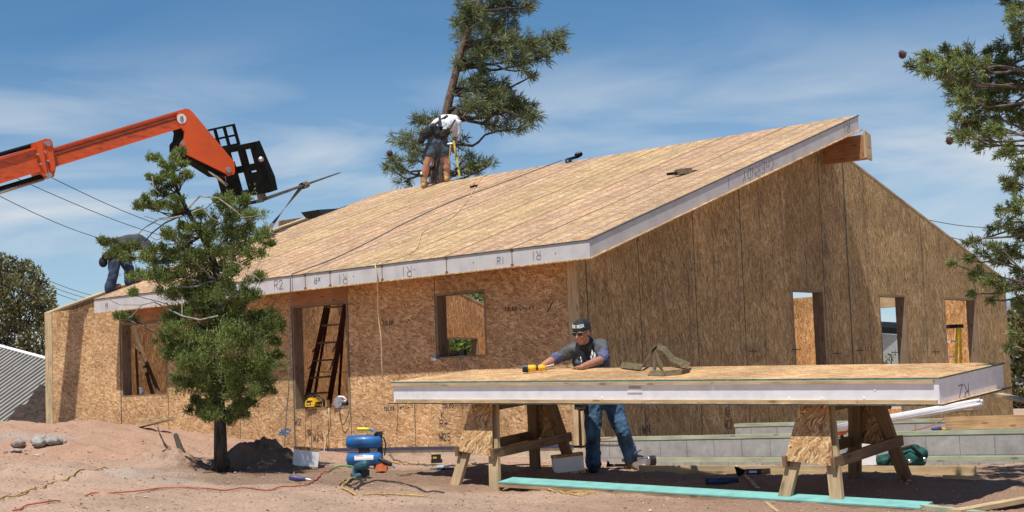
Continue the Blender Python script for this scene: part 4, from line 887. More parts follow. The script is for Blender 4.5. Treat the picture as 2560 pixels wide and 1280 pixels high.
P = gp(745, 1207); tool('jigsaw', 'violet bladed hand tool lying alone on the brown soil', 'hand tool', P+Z*.02, -.15, [('body', 'purple_plastic', 'cap', [(-.06, 0, .03), (0, 0, .02), (.07, 0, .01)], [.03, .032, .016]), ('tip', 'steel', 'tube', [(.07, 0, .01), (.13, 0, .005)], [.014, .006]), ('shim', 'leather', 'prism', [(-.05, -.02, .05), (-.03, -.02, .09), (-.02, -.02, .045)], .012)])
P = gp(1092, 1162); tool('battery_drill', 'black and yellow cordless tool lying behind the left saw horse', 'cordless drill', P+Z*.02, .2, [('body', 'black_plastic', 'box', (-.06, -.03, .0), (.12, .07, .04)), ('motor', 'black_plastic', 'box', (-.055, -.03, .04), (.1, .06, .055)), ('label', 'yellow', 'box', (-.045, -.034, .05), (.04, .005, .02)), ('tip', 'steel', 'tube', [(-.05, 0, .09), (-.09, 0, .12)], .004)])
P = gp(1100, 1176); tool('papers', 'white boxes and strips on a board behind the left saw horse', 'litter', P+Z*.03, .0, [('carton', 'white', 'box', (-.03, 0, .0), (.13, .08, .02)), ('strip', 'lumber', 'box', (-.15, .05, -.01), (.2, .05, .012)), ('liner', 'slate', 'box', (-.1, -.02, -.02), (.24, .12, .012))], group=None)
P = gp(1870, 1192); tool('caulk_tube', 'blue and tan caulk tube with its gun lying before the long stud', 'caulk tube', P+Z*.035, -.08, [('tube', 'tube_blue', 'tube', [(-.02, 0, .01), (.12, 0, .01)], .026), ('label', 'white', 'box', (.01, -.0275, .0), (.07, .003, .02)), ('cap', 'leather', 'tube', [(.12, 0, .01), (.20, 0, .01)], .0265), ('rim', 'white', 'tube', [(.198, 0, .01), (.205, 0, .01)], .027), ('grip', 'black_metal', 'prism', [(-.12, -.01, .06), (-.02, -.01, .03), (-.03, -.01, -.02), (-.09, -.01, -.03)], .02)], group='caulk tubes')
P = gp(1810, 1212); tool('caulk_tube', 'dark blue caulk tube lying in the shade under the panel', 'caulk tube', P+Z*.025, .05, [('tube', 'tube_blue', 'tube', [(-.15, 0, .01), (.13, 0, .01)], .027), ('rim', 'black_plastic', 'tube', [(-.16, 0, .01), (-.15, 0, .01)], .03)], group='caulk tubes')
P = gp(1600, 1167); tool('nail_gun', 'silver and black framing nailer on the dirt behind the worker boot', 'nail gun', P+Z*.06, .25, [('body', 'steel', 'box', (-.12, -.03, -.03), (.2, .06, .055)), ('rail', 'chrome', 'box', (-.1, -.032, .03), (.19, .064, .012)), ('motor', 'steel', 'tube', [(.08, 0, 0), (.1, 0, 0)], .06), ('cap', 'black_plastic', 'tube', [(.1, 0, 0), (.17, 0, 0)], .055), ('grip', 'black_plastic', 'cap', [(-.18, 0, .02), (-.02, 0, .05), (.03, 0, .04)], [.02, .022, .02]), ('trigger', 'black_plastic', 'tube', [(-.03, 0, .06), (-.02, 0, .1), (.02, 0, .12)], .007)])
P = gp(1533, 1172); tool('hammer', 'dark claw hammer lying on the dirt between the worker boots', 'hammer', P+Z*.02, .0, [('head', 'black_metal', 'prism', [(-.07, -.015, .0), (-.055, -.015, .06), (-.075, -.015, .075), (-.045, -.015, .06), (-.03, -.015, .03), (.0, -.015, .03), (.0, -.015, 0)], .03), ('handle', 'leather_dark', 'cap', [(0, 0, .015), (.15, 0, .01)], .015)], group='hammers')
# caulk gun drill in orange, cardboard box and pipe bundle on the front block wall
def box_thing():
    c = pf(2140, 1060, -.5); c[2] = gz(c[0], c[1]); r = thing('cardboard_box', 'tall white printed carton standing between the right saw horse and block wall', 'box', c)
    part('carton', r, M['white'], lambda mb: (mb.box(c+np.array([-.05, 0, 0]), np.array([.23, -.03, 0]), np.array([.04, .25, 0]), Z*.42)))
    part('flap', r, M['cardboard'], lambda mb: mb.box(c+np.array([-.04, -.004, .425]), np.array([.14, -.02, 0]), np.array([.03, .2, 0.03]), Z*.09))
box_thing()
P = pf(2108, 1080, -.15); tool('rotary_hammer', 'orange bodied power tool with blue cap behind the right saw horse', 'power tool', P, .25, [('body', 'orange_plastic', 'ball', (0, 0, .02), (.055, .05, .05)), ('motor', 'orange_plastic', 'cap', [(-.04, 0, 0), (.02, 0, .03)], [.04, .045]), ('cap', 'blue', 'tube', [(.06, 0, .03), (.15, 0, .055)], .027), ('vent', 'steel', 'tube', [(.045, 0, .022), (.06, 0, .03)], [.045, .03]), ('nozzle', 'white', 'tube', [(.15, 0, .055), (.3, 0, .09)], .012), ('grip', 'black_plastic', 'cap', [(-.02, 0, -.04), (.0, 0, -.12)], .02)])
def pipes():
    a = pf(2160, 1058, -.35); b_ = pf(2448, 1007, -.75); r = thing('pipe_bundle', 'wrapped bundle of white pipes slanting up from the block wall under the panel end', 'pipe bundle', a)
    d = (b_-a)/np.linalg.norm(b_-a); s = np.cross(d, Z); s /= np.linalg.norm(s); w = np.cross(s, d)
    a = a-d*.4
    part('wrapping', r, M['white'], lambda mb: mb.tube([a, a+(b_-a)*.3, a+(b_-a)*.7, b_], [.040, .045, .043, .036], 14), smooth=True)
    for k, (p, q) in enumerate(((.018, .02), (-.02, .012), (.0, -.022), (.02, -.018))):
        part('pipe', r, M['foam'] if k % 2 else M['white'], lambda mb: mb.tube([a-w*.04+s*p+w*(q+.04), b_+d*.02+s*p+w*q], .0205, 8), smooth=True)
pipes()
def greenbag():
    c = gp(2262, 1168); r = thing('tool_bag', 'slumped dark green canvas tool bag on the dirt behind the right saw horse', 'tool bag', c)
    def f(mb):
        mb.ball(c+np.array([0, 0, .08]), (.2, .13, .10), 14, 9); mb.ball(c+np.array([.13, 0, .11]), (.1, .1, .1), 12, 8); mb.ball(c+np.array([-.14, .02, .06]), (.13, .1, .07), 12, 8)
    o = part('cloth', r, M['bag'], f, smooth=True); dt = bpy.data.textures.new('bagt', 'CLOUDS'); dt.noise_scale = .08; o.modifiers.new('r', 'REMESH').voxel_size = .012; dm = o.modifiers.new('d', 'DISPLACE'); dm.texture = dt; dm.strength = .06; o.modifiers[0].use_smooth_shade = True
    part('strap', r, M['black_cloth'], lambda mb: mb.tube([c+np.array([-.2, -.1, .03]), c+np.array([-.1, -.12, .17]), c+np.array([.05, -.12, .2]), c+np.array([.14, -.11, .1])], [(.02, .01)]*4, 8), smooth=True)
    part('buckle', r, M['chrome'], lambda mb: (mb.ball(c+np.array([.02, -.14, .06]), (.02, .01, .02)), mb.ball(c+np.array([.17, -.12, .07]), (.02, .01, .02))))
greenbag()
P = pf(2345, 1072, .8); tool('bottle', 'small violet bottle lying on the dirt between the two block walls', 'bottle', P, 0, [('tube', 'purple_plastic', 'cap', [(-.05, 0, 0), (.02, 0, 0)], .022), ('tip', 'yellow', 'tube', [(.04, 0, 0), (.08, 0, -.01)], .014)], group=None)
# --- tools in the openings
def sill(px, u, z): P = pf(px, 1020, u); P[2] = z; return P
P = sill(783, .02, 1.65); tool('chain_saw', 'yellow chain saw with black handles on the doorway sill', 'chain saw', P+np.array([0, 0, .01]), -.6, [('body', 'yellow', 'prism', [(-.09, -.08, .015), (.09, -.08, .015), (.10, -.08, .06), (.07, -.08, .12), (-.07, -.08, .12), (-.10, -.08, .06)], .13), ('motor', 'yellow', 'prism', [(-.05, -.07, .12), (.05, -.07, .12), (.04, -.07, .15), (-.04, -.07, .15)], .10), ('skid', 'black_plastic', 'box', (-.11, -.07, 0), (.22, .13, .016)), ('grille', 'black_plastic', 'box', (-.06, -.083, .09), (.12, .004, .018)), ('fuel_cap', 'black_plastic', 'box', (-.055, -.084, .04), (.08, .006, .045)), ('sticker', 'yellow_bright', 'box', (-.04, -.088, .05), (.05, .004, .02)), ('pull_side', 'black_plastic', 'box', (-.15, -.06, .06), (.045, .1, .025)), ('pull_side', 'black_plastic', 'box', (.10, -.06, .055), (.045, .1, .03)), ('handle', 'black_plastic', 'tube', [(-.16, .02, .01), (-.165, .02, .13), (-.13, .02, .175), (0, .02, .19), (.13, .02, .175), (.2, .03, .1), (.19, .03, .01)], .017), ('rear_body', 'leather', 'box', (.12, .04, .0), (.12, .08, .11))], s=.92)
P = sill(853, .04, 1.65); tool('circular_saw', 'grey metal circular saw perched on the right of the doorway sill', 'circular saw', P+Z*.0, -.55, [('base_plate', 'steel', 'box', (-.1, -.06, -.01), (.22, .13, .008)), ('guard', 'steel', 'tube', [(-.02, -.05, .07), (-.02, -.02, .07)], .075), ('motor', 'steel', 'cap', [(.0, 0, .07), (.08, 0, .07)], .04), ('handle', 'white', 'tube', [(-.08, -.02, .1), (-.02, -.02, .15), (.06, -.02, .14), (.12, -.02, .09)], .013), ('body', 'black_plastic', 'box', (.02, -.04, .02), (.1, .07, .04))])
P = pf(1088, 897, -.02); tool('work_glove', 'pale blue work glove at the left of the front window sill', 'glove', P, -.5, [('palm', 'foam', 'ball', (0, 0, .0), (.035, .02, .025)), ('finger', 'foam', 'cap', [(-.02, 0, .0), (-.06, 0, .02)], .01), ('finger', 'foam', 'cap', [(-.02, 0, -.01), (-.055, 0, -.01)], .01), ('cuff', 'blue', 'cap', [(.02, 0, .01), (.045, 0, .02)], .02)], group=None)
P = pf(1150, 893, .06); P[2] = 2.25; tool('battery_drill', 'black drill with dark red body on the front window sill', 'cordless drill', P+Z*.03, -.6, [('body', 'black_plastic', 'cap', [(-.15, 0, .0), (-.02, 0, .01)], .026), ('motor', 'red_fibre', 'cap', [(-.13, -.01, .03), (-.05, -.01, .03)], .022), ('grip', 'black_plastic', 'box', (-.0, -.03, -.02), (.09, .06, .06)), ('tip', 'black_metal', 'tube', [(.06, 0, .04), (.17, 0, .075)], .007)])
P = pf(1052+300, 1000, 0)
P = pf(354, 990, .08); P[2] = 1.975; r = thing('paper_cup', 'white cup standing on the left window sill', 'cup', P); part('cup_body', r, M['white'], lambda mb: mb.tube([P, P+Z*.10], [.028, .036], 16), smooth=True); part('rim', r, M['white'], lambda mb: mb.tube([P+Z*.10, P+Z*.115], .042, 16), smooth=True)
# ladders
def beam2(mb, p, q, w=.03, d=.07, up=None): mb.beam(p, q, w, d, up=G if up is None else up)
def ladder(name, label, rails, steps, back, u, du, matr, mats, cap=None, tray=None, pl=pf, dirn=G, rw=.06):
    p = pl(*rails[0][1], u); r = thing(name, label, 'step ladder', p, 'step ladders')
    for (a, b) in rails:
        part('rail', r, matr, lambda mb: mb.beam(pl(*a, u), pl(*b, u), .025, rw, up=dirn))
    for (a, b) in steps: part('step', r, mats, lambda mb: mb.beam(pl(*a, u), pl(*b, u), .085, .025, up=Z))
    for (a, b) in back: part('rear_leg', r, matr, lambda mb: mb.beam(pl(*a, u+.1), pl(*b, u+du), .03, .03, up=dirn))
    if cap: part('top_cap', r, M['black_plastic'] if cap[2] else M['steel'], lambda mb: mb.beam(pl(*cap[0], u), pl(*cap[1], u), .2, .06, up=Z))
ladder('step_ladder', 'tall dark red fibreglass step ladder standing inside the doorway', [((822, 740), (758, 1040)), ((867, 740), (818, 1035))], [((818, 769), (860, 766)), ((808, 814), (853, 811)), ((797, 858), (845, 855)), ((787, 902), (836, 899)), ((777, 945), (828, 941)), ((768, 985), (820, 981))], [((826, 750), (782, 1015)), ((862, 750), (846, 1010))], .75, .9, M['red_fibre'], M['steel'], rw=.085)
part('brace', bpy.data.objects['step_ladder'], M['steel'], lambda mb: [mb.beam(pf(*a, .8), pf(*b, .8), .012, .02, up=G) for a, b in (((797, 860), (781, 880)), ((842, 857), (832, 880)), ((787, 903), (772, 922)), ((833, 901), (825, 925)), ((782, 930), (890, 930)))])
ladder('step_ladder', 'light brown wooden step ladder leaning inside the left window opening', [((334, 820), (386, 1000)), ((347, 860), (405, 1000))], [((343, 868), (355, 880)), ((350, 905), (364, 915)), ((357, 925), (372, 935))], [((340, 870), (346, 1000))], .9, .5, M['lumber_old'], M['lumber_old'])
ladder('step_ladder', 'yellow step ladder with black top cap seen through the far right opening', [((2393, 815), (2390, 930)), ((2346, 815), (2325, 930))], [((2340, 854), (2393, 854)), ((2335, 893), (2392, 892)), ((2331, 925), (2392, 925))], [((2400, 818), (2402, 930))], 10.4, .5, M['yellow_bright'], M['white'], cap=((2340, 819), (2402, 815), 1), rw=.05)
# strap on the panel
def panel_strap():
    r = thing('lifting_strap', 'crumpled olive webbing strap lying on the panel right of the worker', 'strap', onpanel(1640, 930))
    def rib(mb, pts, w):
        # pts: (px,py,lift) centre line, ribbon stands on edge-ish
        C = [onpanel(x, y, 0)+ez*l for x, y, l in pts]
        for i in range(len(C)-1):
            a, b = C[i], C[i+1]; d = b-a; t = ey*w*.6+ez*w*.55
            mb.prism([a, b, b+t, a+t], np.cross(d, t)/np.linalg.norm(np.cross(d, t))*.006)
    part('webbing', r, M['strap'], lambda mb: rib(mb, [(1550, 922, .01), (1580, 926, .01), (1600, 928, .01), (1612, 920, .04), (1622, 908, .08), (1640, 902, .12), (1660, 905, .10), (1680, 918, .05), (1720, 925, .01)], .09), smooth=False)
    part('webbing', r, M['strap'], lambda mb: rib(mb, [(1620, 940, .0), (1660, 941, .0), (1700, 937, .0), (1722, 932, .0)], .08))
    part('webbing', r, M['strap'], lambda mb: rib(mb, [(1633, 938, .01), (1632, 915, .06), (1636, 902, .10), (1644, 915, .06), (1655, 930, .02)], .05))
panel_strap()
# items on the roof
P = onroof(1437, 402); tool('nail_gun', 'black nailer lying on the roof near the ridge at the end of the hose', 'nail gun', P+NR*.05, .25, [('body', 'black_metal', 'box', (-.13, -.025, -.02), (.2, .05, .045)), ('motor', 'black_metal', 'cap', [(.07, 0, .03), (.12, 0, .035)], [.05, .045]), ('nose', 'steel', 'box', (.05, -.04, .055), (.08, .03, .025)), ('magazine', 'black_plastic', 'box', (-.16, -.03, -.045), (.1, .06, .06)), ('foot', 'steel', 'box', (-.15, -.035, -.035), (.03, .07, .03))], s=1.0, tilt=.25)
P = onroof(1712, 436); tool('wrapped_tool', 'dark rod wrapped in brown cloth lying on the roof sheathing', 'pry bar', P+NR*.04, .35, [('rod', 'black_metal', 'box', (-.26, -.02, -.03), (.52, .04, .035)), ('body', 'leather_dark', 'box', (-.12, -.05, -.035), (.22, .1, .075))], group=None, tilt=.10)
P = onroof(1185, 470); tool('plumb_hook', 'small grey hand tool with cord end on the roof below the bent worker', 'hand tool', P+NR*.02, .3, [('body', 'black_metal', 'cap', [(-.05, 0, .0), (.05, 0, .02)], .02), ('tip', 'orange_plastic', 'cap', [(0, 0, .03), (.02, 0, .07)], .014)], group=None)
# ------------------------------------------------------------ telescopic handler boom
BD = G-.18*H; BD /= np.linalg.norm(BD); BN = np.cross(BD, Z); BN /= np.linalg.norm(BN)       # BN points to the camera's right
BP = W(10.18, 0, 0)
def pb(x, y, s=0): return onplane(x, y, BP+BN*s, BN)
boom = thing('telehandler', 'orange telescopic handler boom reaching in from the left with a black fork carriage', 'telehandler', pb(0, 430))
def extr(mb, pts, s0, s1, mi=0): mb.prism([pb(x, y, 0)+BN*s0 for x, y in pts], BN*(s1-s0), mi)
def boomline(y0, y450, x): return y0+(y450-y0)*x/450
tl = lambda x: 412-(412-281)*(x/440)      # top edge of inner boom
bl = lambda x: 458-(458-322)*(x/440)
inner = part('inner_boom', boom, M['orange'], lambda mb: extr(mb, [(90, tl(90)), (445, tl(445)), (445, bl(445)), (90, bl(90))], -.14, .14))
def flanges(mb):
    for f, o in ((tl, 0), (bl, 0)):
        for x0, x1 in ((118, 443),):
            p, q = pb(x0, f(x0)), pb(x1, f(x1)); mb.beam(p+BN*.14, q+BN*.14, .05, .03, up=Z)
part('flange', inner, M['orange_clean'], flanges)
def line_part(mb):
    for t in (.22, .42): 
        y = lambda x: tl(x)*(1-t)+bl(x)*t
        mb.beam(pb(125, y(125))+BN*.142, pb(432, y(432))+BN*.142, .006, .008, up=Z)
part('grease_line', inner, M['black_metal'], line_part)
to = lambda x: 397-(397-366)*(x/105); bo = lambda x: 458-(458-424)*(x/105)
A0 = pb(-10, to(-10)); A1 = pb(95, to(95)); ddir = (A1-A0)/np.linalg.norm(A1-A0); B0 = pb(-10, bo(-10)); B1 = pb(100, bo(100))
outer = MB(); outer.prism([A0-ddir*5-BN*.18, A1-BN*.18, B1-BN*.18, B0-ddir*5-BN*.18], BN*.36); outer.build('outer_boom', M['orange'], boom)
part('outer_flange', boom, M['orange_clean'], lambda mb: (mb.beam(A0-ddir*5+BN*.18, A1+BN*.18, .06, .04), mb.beam(B0-ddir*5+BN*.18, B1+BN*.18, .06, .04)))
coll = part('collar', boom, M['orange_clean'], lambda mb: (extr(mb, [(74, 362), (100, 352), (118, 358), (128, 420), (122, 446), (108, 450), (92, 440)], -.21, .21), extr(mb, [(76, 360), (90, 355), (104, 442), (94, 446)], .21, .24), extr(mb, [(98, 352), (112, 354), (124, 430), (112, 434)], .21, .25)))
for x, y, r in ((116, 360, .045), (119, 440, .05), (91, 387, .02), (99, 411, .02), (109, 381, .02), (116, 403, .02)): part('pin', coll, M['steel'], lambda mb: mb.tube([pb(x, y, .2), pb(x, y, .2)+BN*.07], r, 12))
part('hydraulic_rod', boom, M['black_metal'], lambda mb: (mb.tube([pb(-10, 386, .0)-ddir*2, pb(110, 355, 0)], .035, 10)))
part('hydraulic_rod', boom, M['chrome'], lambda mb: (mb.tube([pb(-10, 482, .1)-ddir*2, pb(108, 446, .1)], .04, 12)), smooth=True)
part('hydraulic_rod', boom, M['black_metal'], lambda mb: (mb.tube([pb(-10, 473, .12)-ddir*2, pb(105, 440, .12)], .035, 10)))
head = part('boom_head', boom, M['orange_clean'], lambda mb: extr(mb, [(430, 292), (436, 282), (452, 275), (462, 277), (470, 284), (574, 408), (576, 432), (572, 440), (562, 441), (452, 388), (440, 372), (440, 362), (450, 350), (450, 332), (438, 318)], -.17, .17))
part('head_underside', boom, M['black_metal'], lambda mb: extr(mb, [(436, 318), (443, 330), (440, 350), (432, 360), (432, 378), (530, 440), (560, 442), (452, 386), (446, 360), (452, 340), (440, 318)], -.13, .13))
part('decal', head, M['white'], lambda mb: mb.tube([pb(454, 297, .171), pb(454, 297, .171)+BN*.005], .086, 28))
def eight(mb):
    X = BD.copy(); X = X+Z*.0; X[2] = 0; o = pb(454, 297, .171)+BN*.007
    for dz, r in ((.022, .020), (-.020, .024)):
        pr = [o+Z*dz+X*math.cos(t)*r*1.15+Z*math.sin(t)*r for t in np.linspace(0, 2*math.pi, 15)]
        for p, q in zip(pr[:-1], pr[1:]): mb.beam(p, q, .004, .015, up=BN)
part('numeral', head, M['ink'], eight)
for x, y, r in ((455, 359, .035), (570, 425, .05)): part('pin', head, M['steel'], lambda mb: mb.tube([pb(x, y, .165), pb(x, y, .165)+BN*.03], r, 14))
part('hydraulic_rod', boom, M['chrome'], lambda mb: mb.tube([pb(523, 426, .1), pb(568, 463, .1)], .028, 10), smooth=True)
# carriage frame
fd = G*math.cos(math.radians(18))+Z*math.sin(math.radians(18)); cu = -G*math.sin(math.radians(18))+Z*math.cos(math.radians(18)); cr = -H
CC = pb(590, 448, 0)+fd*.10+cu*.10                                   # centre of the carriage plate
car = thing('fork_carriage', '', '', CC); bpy.data.objects.remove(car)
def cbox(mb, x0, x1, y0, y1, z0, z1, mi=0): mb.box(CC+cr*x0+cu*y0+fd*z0, cr*(x1-x0), cu*(y1-y0), fd*(z1-z0), mi)
def carriage(mb):
    cbox(mb, -.62, .62, .36, .46, 0, .06); cbox(mb, -.62, .62, -.44, -.33, 0, .06)
    for x in (-.62, -.28, .12, .46): cbox(mb, x, x+.15, -.33, .36, 0.002, .058)
    cbox(mb, -.47, .46, -.02, .10, .003, .055)
    mb.prism([CC+cr*.61+cu*.46, CC+cr*.61+cu*.46+fd*.1, CC+cr*.61+cu*-.2+fd*.22, CC+cr*.61-cu*.44+fd*.2, CC+cr*.61-cu*.44], cr*.03)
    cbox(mb, -.27, -.02, -.42, .2, -.10, -.002); cbox(mb, -.62, -.3, -.33, -.1, .004, .05); cbox(mb, .27, .46, -.33, -.05, .004, .05)
cpart = part('fork_carriage', boom, M['black_metal'], carriage)
def rest(mb):
    for y in (.62, .80, .46): cbox(mb, -.70, .12, y, y+.035, .06, .10)
    for x in (-.70, -.44, -.18, .08): cbox(mb, x, x+.05, .46, .83, .062, .098)
part('load_backrest', boom, M['black_metal'], rest)
def fork(mb):
    a = CC+cr*.36-cu*.52; b_ = a+fd*1.95
    mb.prism([a-fd*.05-cr*.06, a-fd*.05-cr*.06-cu*.055, b_-cr*.06-cu*.012, b_-cr*.06], cr*.12)
    cbox(mb, .30, .42, -.57, -.44, 0, .10)
part('fork', boom, plain('worn steel fork', (.13, .12, .105), .5, .2, 12, metal=.3), fork)
part('lifting_bar', boom, M['black_metal'], lambda mb: mb.beam(CC-cr*.05-cu*.56-fd*.05, CC+cr*.36-cu*.56+fd*.06, .05, .05))
part('lamp', boom, M['steel'], lambda mb: mb.ball(CC+cr*.66+cu*.15, .05))
FA = CC+cr*.36-cu*.52
def strap2():
    top = FA+fd*1.05; bot = onroof(678, 588, .12); r = thing('lifting_strap', 'olive lifting sling hanging from the fork down to a shackle on the roof', 'strap', bot)
    def f(mb):
        n = 14; d = bot-top; P = []
        for i in range(n+1):
            t = i/n; c = top+d*t; a = .3+t*2.6; w = .05-.018*math.sin(t*3.1); s = np.array([math.cos(a), math.sin(a), 0])
            P.append((c-s*w, c+s*w))
        for a, b in zip(P[:-1], P[1:]): 
            mb.prism([a[0], a[1], b[1], b[0]], np.cross(a[1]-a[0], b[0]-a[0])/np.linalg.norm(np.cross(a[1]-a[0], b[0]-a[0]))*.008)
        for k in range(10):
            t0, t1 = 2*math.pi*k/10, 2*math.pi*(k+1)/10; c = top+cu*-.02
            a = c+cr*math.cos(t0)*.085+cu*math.sin(t0)*.055; b = c+cr*math.cos(t1)*.085+cu*math.sin(t1)*.055; mb.prism([a-fd*.04, b-fd*.04, b+fd*.07, a+fd*.07], (a-c)*.1)
    part('webbing', r, M['strap'], f)
    s = onroof(676, 594, 0)
    part('shackle', r, plain('rusty shackle', (.12, .075, .06), .6, .3, 30), lambda mb: mb.tube([s+H*.07, s+H*.045+Z*.13, s-H*.045+Z*.13, s-H*.07], .014, 8))
    part('anchor_plate', r, M['black_metal'], lambda mb: mb.box(s-H*.12-G*.06-(G*.06*RZ*0)+NR*.004, -G*.0+H*.26, (G+Z*RZ)*.12, NR*.012))
strap2()
# ------------------------------------------------------------ people
def remesh(o, vs, sm=2):
    r = o.modifiers.new('r', 'REMESH'); r.mode = 'VOXEL'; r.voxel_size = vs; r.use_smooth_shade = True
    s = o.modifiers.new('s', 'SMOOTH'); s.iterations = sm; s.factor = .5
    return o
def folds(o, strength, size, depth=3):
    t = bpy.data.textures.new('folds', 'CLOUDS'); t.noise_scale = size; t.noise_depth = depth; d = o.modifiers.new('d', 'DISPLACE'); d.texture = t; d.strength = strength; d.mid_level = .5; return o
def nv(a): a = np.array(a, float); return a/np.linalg.norm(a)
def head_mesh(mb, c, fwd, up, s=1.0):
    """skull, jaw, nose, brow, ears, lips; c centre of head, height about .23*s"""
    fwd = nv(fwd); up = np.array(up, float); up = nv(up-fwd*(up @ fwd)); rt = np.cross(fwd, up); A = (rt, fwd, up)
    q = lambda x, y, z: c+rt*x*s+fwd*y*s+up*z*s
    mb.ball(q(0, -.012, .03), (.074*s, .092*s, .088*s), 18, 12, ax=A)
    mb.ball(q(0, .022, -.03), (.058*s, .062*s, .085*s), 16, 10, ax=A); mb.ball(q(0, .048, -.085), (.032*s, .03*s, .026*s), 10, 8, ax=A)
    for k in (-1, 1):
        mb.ball(q(k*.077, -.008, -.005), (.012*s, .02*s, .032*s), 8, 6, ax=A); mb.ball(q(k*.03, .067, .022), (.022*s, .014*s, .008*s), 8, 6, ax=A)
        mb.ball(q(k*.034, .06, -.022), (.02*s, .018*s, .018*s), 8, 6, ax=A)
    mb.capsule([q(0, .078, .012), q(0, .097, -.022)], [.008*s, .014*s], 8); mb.ball(q(0, .083, -.056), (.024*s, .008*s, .006*s), 8, 6, ax=A); mb.ball(q(0, .080, -.069), (.020*s, .008*s, .007*s), 8, 6, ax=A)
    return q
def hand_mesh(mb, wrist, palm_dir, up, s=1.0, curl=.25, spread=.18, thumb=1):
    d = nv(palm_dir); up = np.array(up, float); up = nv(up-d*(up @ d)); sd = np.cross(d, up)
    w = np.array(wrist)
    mb.capsule([w, w+d*.04*s, w+d*.085*s], [(.027*s, .017*s), (.038*s, .016*s), (.040*s, .014*s)], 10, flat=sd)
    for k, (o, L_) in enumerate(((-.030, .068), (-.010, .080), (.011, .074), (.030, .058))):
        b = w+d*.088*s+sd*o*s; a = spread*(o/.03)*.5; dd = nv(d+sd*a); pts = [b]
        ang = 0
        for seg, r in ((.42, 1), (.32, 1), (.26, 1)):
            ang += curl*(1+.2*k); v = nv(dd*math.cos(ang)-up*math.sin(ang)); pts.append(pts[-1]+v*L_*seg*s)
        mb.capsule(pts, [.0095*s, .0088*s, .0082*s, .007*s], 8)
    t = w+d*.025*s+sd*thumb*.032*s; mb.capsule([t, t+nv(d*.7+sd*thumb*.75)*.038*s, t+nv(d*.8+sd*thumb*.55)*.068*s-up*.006], [.013*s, .011*s, .009*s], 8)
def fp(px, py, D): return atY(px, py, D)
def person_panel():
    D = 16.95
    footR = fp(1481, 1170, D+.05); footR[2] = gz(footR[0], footR[1])+.05
    footL = fp(1568, 1150, D+.15)
    r = thing('person', 'person in grey shirt, lettered black cap and jeans leaning over the long panel', 'person', (footR[0], footR[1], footR[2]-.05))
    hipR, hipL = fp(1483, 1002, D), fp(1525, 1000, D+.05); pel = (hipR+hipL)/2+Z*.06
    kneeR, kneeL = fp(1482, 1088, D-.06), fp(1556, 1075, D-.02); ankR, ankL = fp(1483, 1158, D+.02), fp(1577, 1142, D+.12)
    chest = fp(1476, 893, D-.05); belly = fp(1487, 945, D); neck = fp(1467, 857, D-.12); shR = fp(1440, 872, D-.07); shL = fp(1502, 864, D-.1)
    elR = fp(1388, 897, D-.1); wrR = onpanel(1352, 917, .035)-ex*0; elL = fp(1510, 897, D-.22); wrL = onpanel(1455, 917, .03)
    hc = fp(1455, 832, D-.2); fwd = nv([-.62, -.75, -.32]); up = nv([-.12, -.25, 1])
    # body: one continuous skin
    mb = MB(); q = head_mesh(mb, hc, fwd, up, 1.0)
    mb.capsule([neck-Z*.03, hc-Z*.06+fwd*-.02], [.062, .056], 12)
    sdv = nv(shL-shR)
    mb.capsule([pel, belly, chest, neck-Z*.04], [(.13, .085), (.125, .08), (.145, .08), (.07, .055)], 14, flat=sdv)
    for a, b, c, pd, th in ((shR, elR, wrR, None, 1), (shL, elL, wrL, None, -1)):
        mb.capsule([a, b], [.05, .042], 12); mb.capsule([b, (b+c)/2, c], [.042, .040, .027], 12)
    hand_mesh(mb, wrR, nv(onpanel(1338, 923, .03)-wrR), ez, 1.0, .35, .1, -1)
    hand_mesh(mb, wrL, nv(onpanel(1418, 919, .008)-wrL), ez, 1.0, .12, .25, 1)
    for a, b, c in ((hipR, kneeR, ankR), (hipL, kneeL, ankL)): mb.capsule([a, b], [.075, .055], 12); mb.capsule([b, c], [.053, .038], 12)
    body = remesh(mb.build('body', M['skin'], r, smooth=True), .0055, 1)
    # grey shirt
    mb = MB(); mb.capsule([pel+Z*.02, belly, chest-Z*.02, chest+Z*.08, neck-Z*.02], [(.165, .125), (.165, .13), (.19, .14), (.17, .13), (.09, .085)], 18, flat=sdv)
    mb.capsule([chest+Z*.05+sdv*-.1, shR, shR+(elR-shR)*.70], [.075, .078, .064], 14); mb.capsule([chest+Z*.05+sdv*.1, shL, shL+(elL-shL)*.45], [.075, .080, .072], 14)
    sh = folds(remesh(mb.build('shirt', M['shirt_grey'], r, smooth=True), .008, 3), .022, .09)
    mb = MB(); n2 = neck+Z*.0
    mb.capsule([shR+(elR-shR)*.55, elR, elR+(wrR-elR)*.12], [.060, .058, .052], 14); mb.capsule([shL+(elL-shL)*.3, elL+Z*.01, elL+(wrL-elL)*.10], [.066, .062, .052], 14)
    folds(remesh(mb.build('undershirt_sleeve', M['sleeve'], r, smooth=True), .008, 1), .022, .035)
    # neck opening, dark shirt front with pale print
    mb = MB(); c_ = chest+Z*.06; f2 = nv(np.cross(sdv, Z)); f2 = f2 if f2[1] < 0 else -f2
    mb.capsule([neck+f2*.03+Z*.01, neck+f2*.06-Z*.04, c_+f2*.095, chest+f2*.125-Z*.01], [(.07, .05), (.075, .04), (.06, .035), (.03, .025)], 12, flat=sdv); mb.build('shirt_collar', M['black_cloth'], sh, smooth=True)
    mb = MB()
    for x, y, s in ((1478, 883, 1), (1484, 889, 1), (1476, 893, .8), (1450, 895, .6), (1452, 903, .6), (1482, 897, .6)):
        P = fp(x, y, D-.23 if x > 1460 else D-.20)
        mb.prism([P, P+sdv*.012*s-Z*.03*s, P+sdv*.022*s, P+sdv*.01*s+Z*.035*s], -f2*.02)
    mb.build('shirt_print', M['white'], sh)
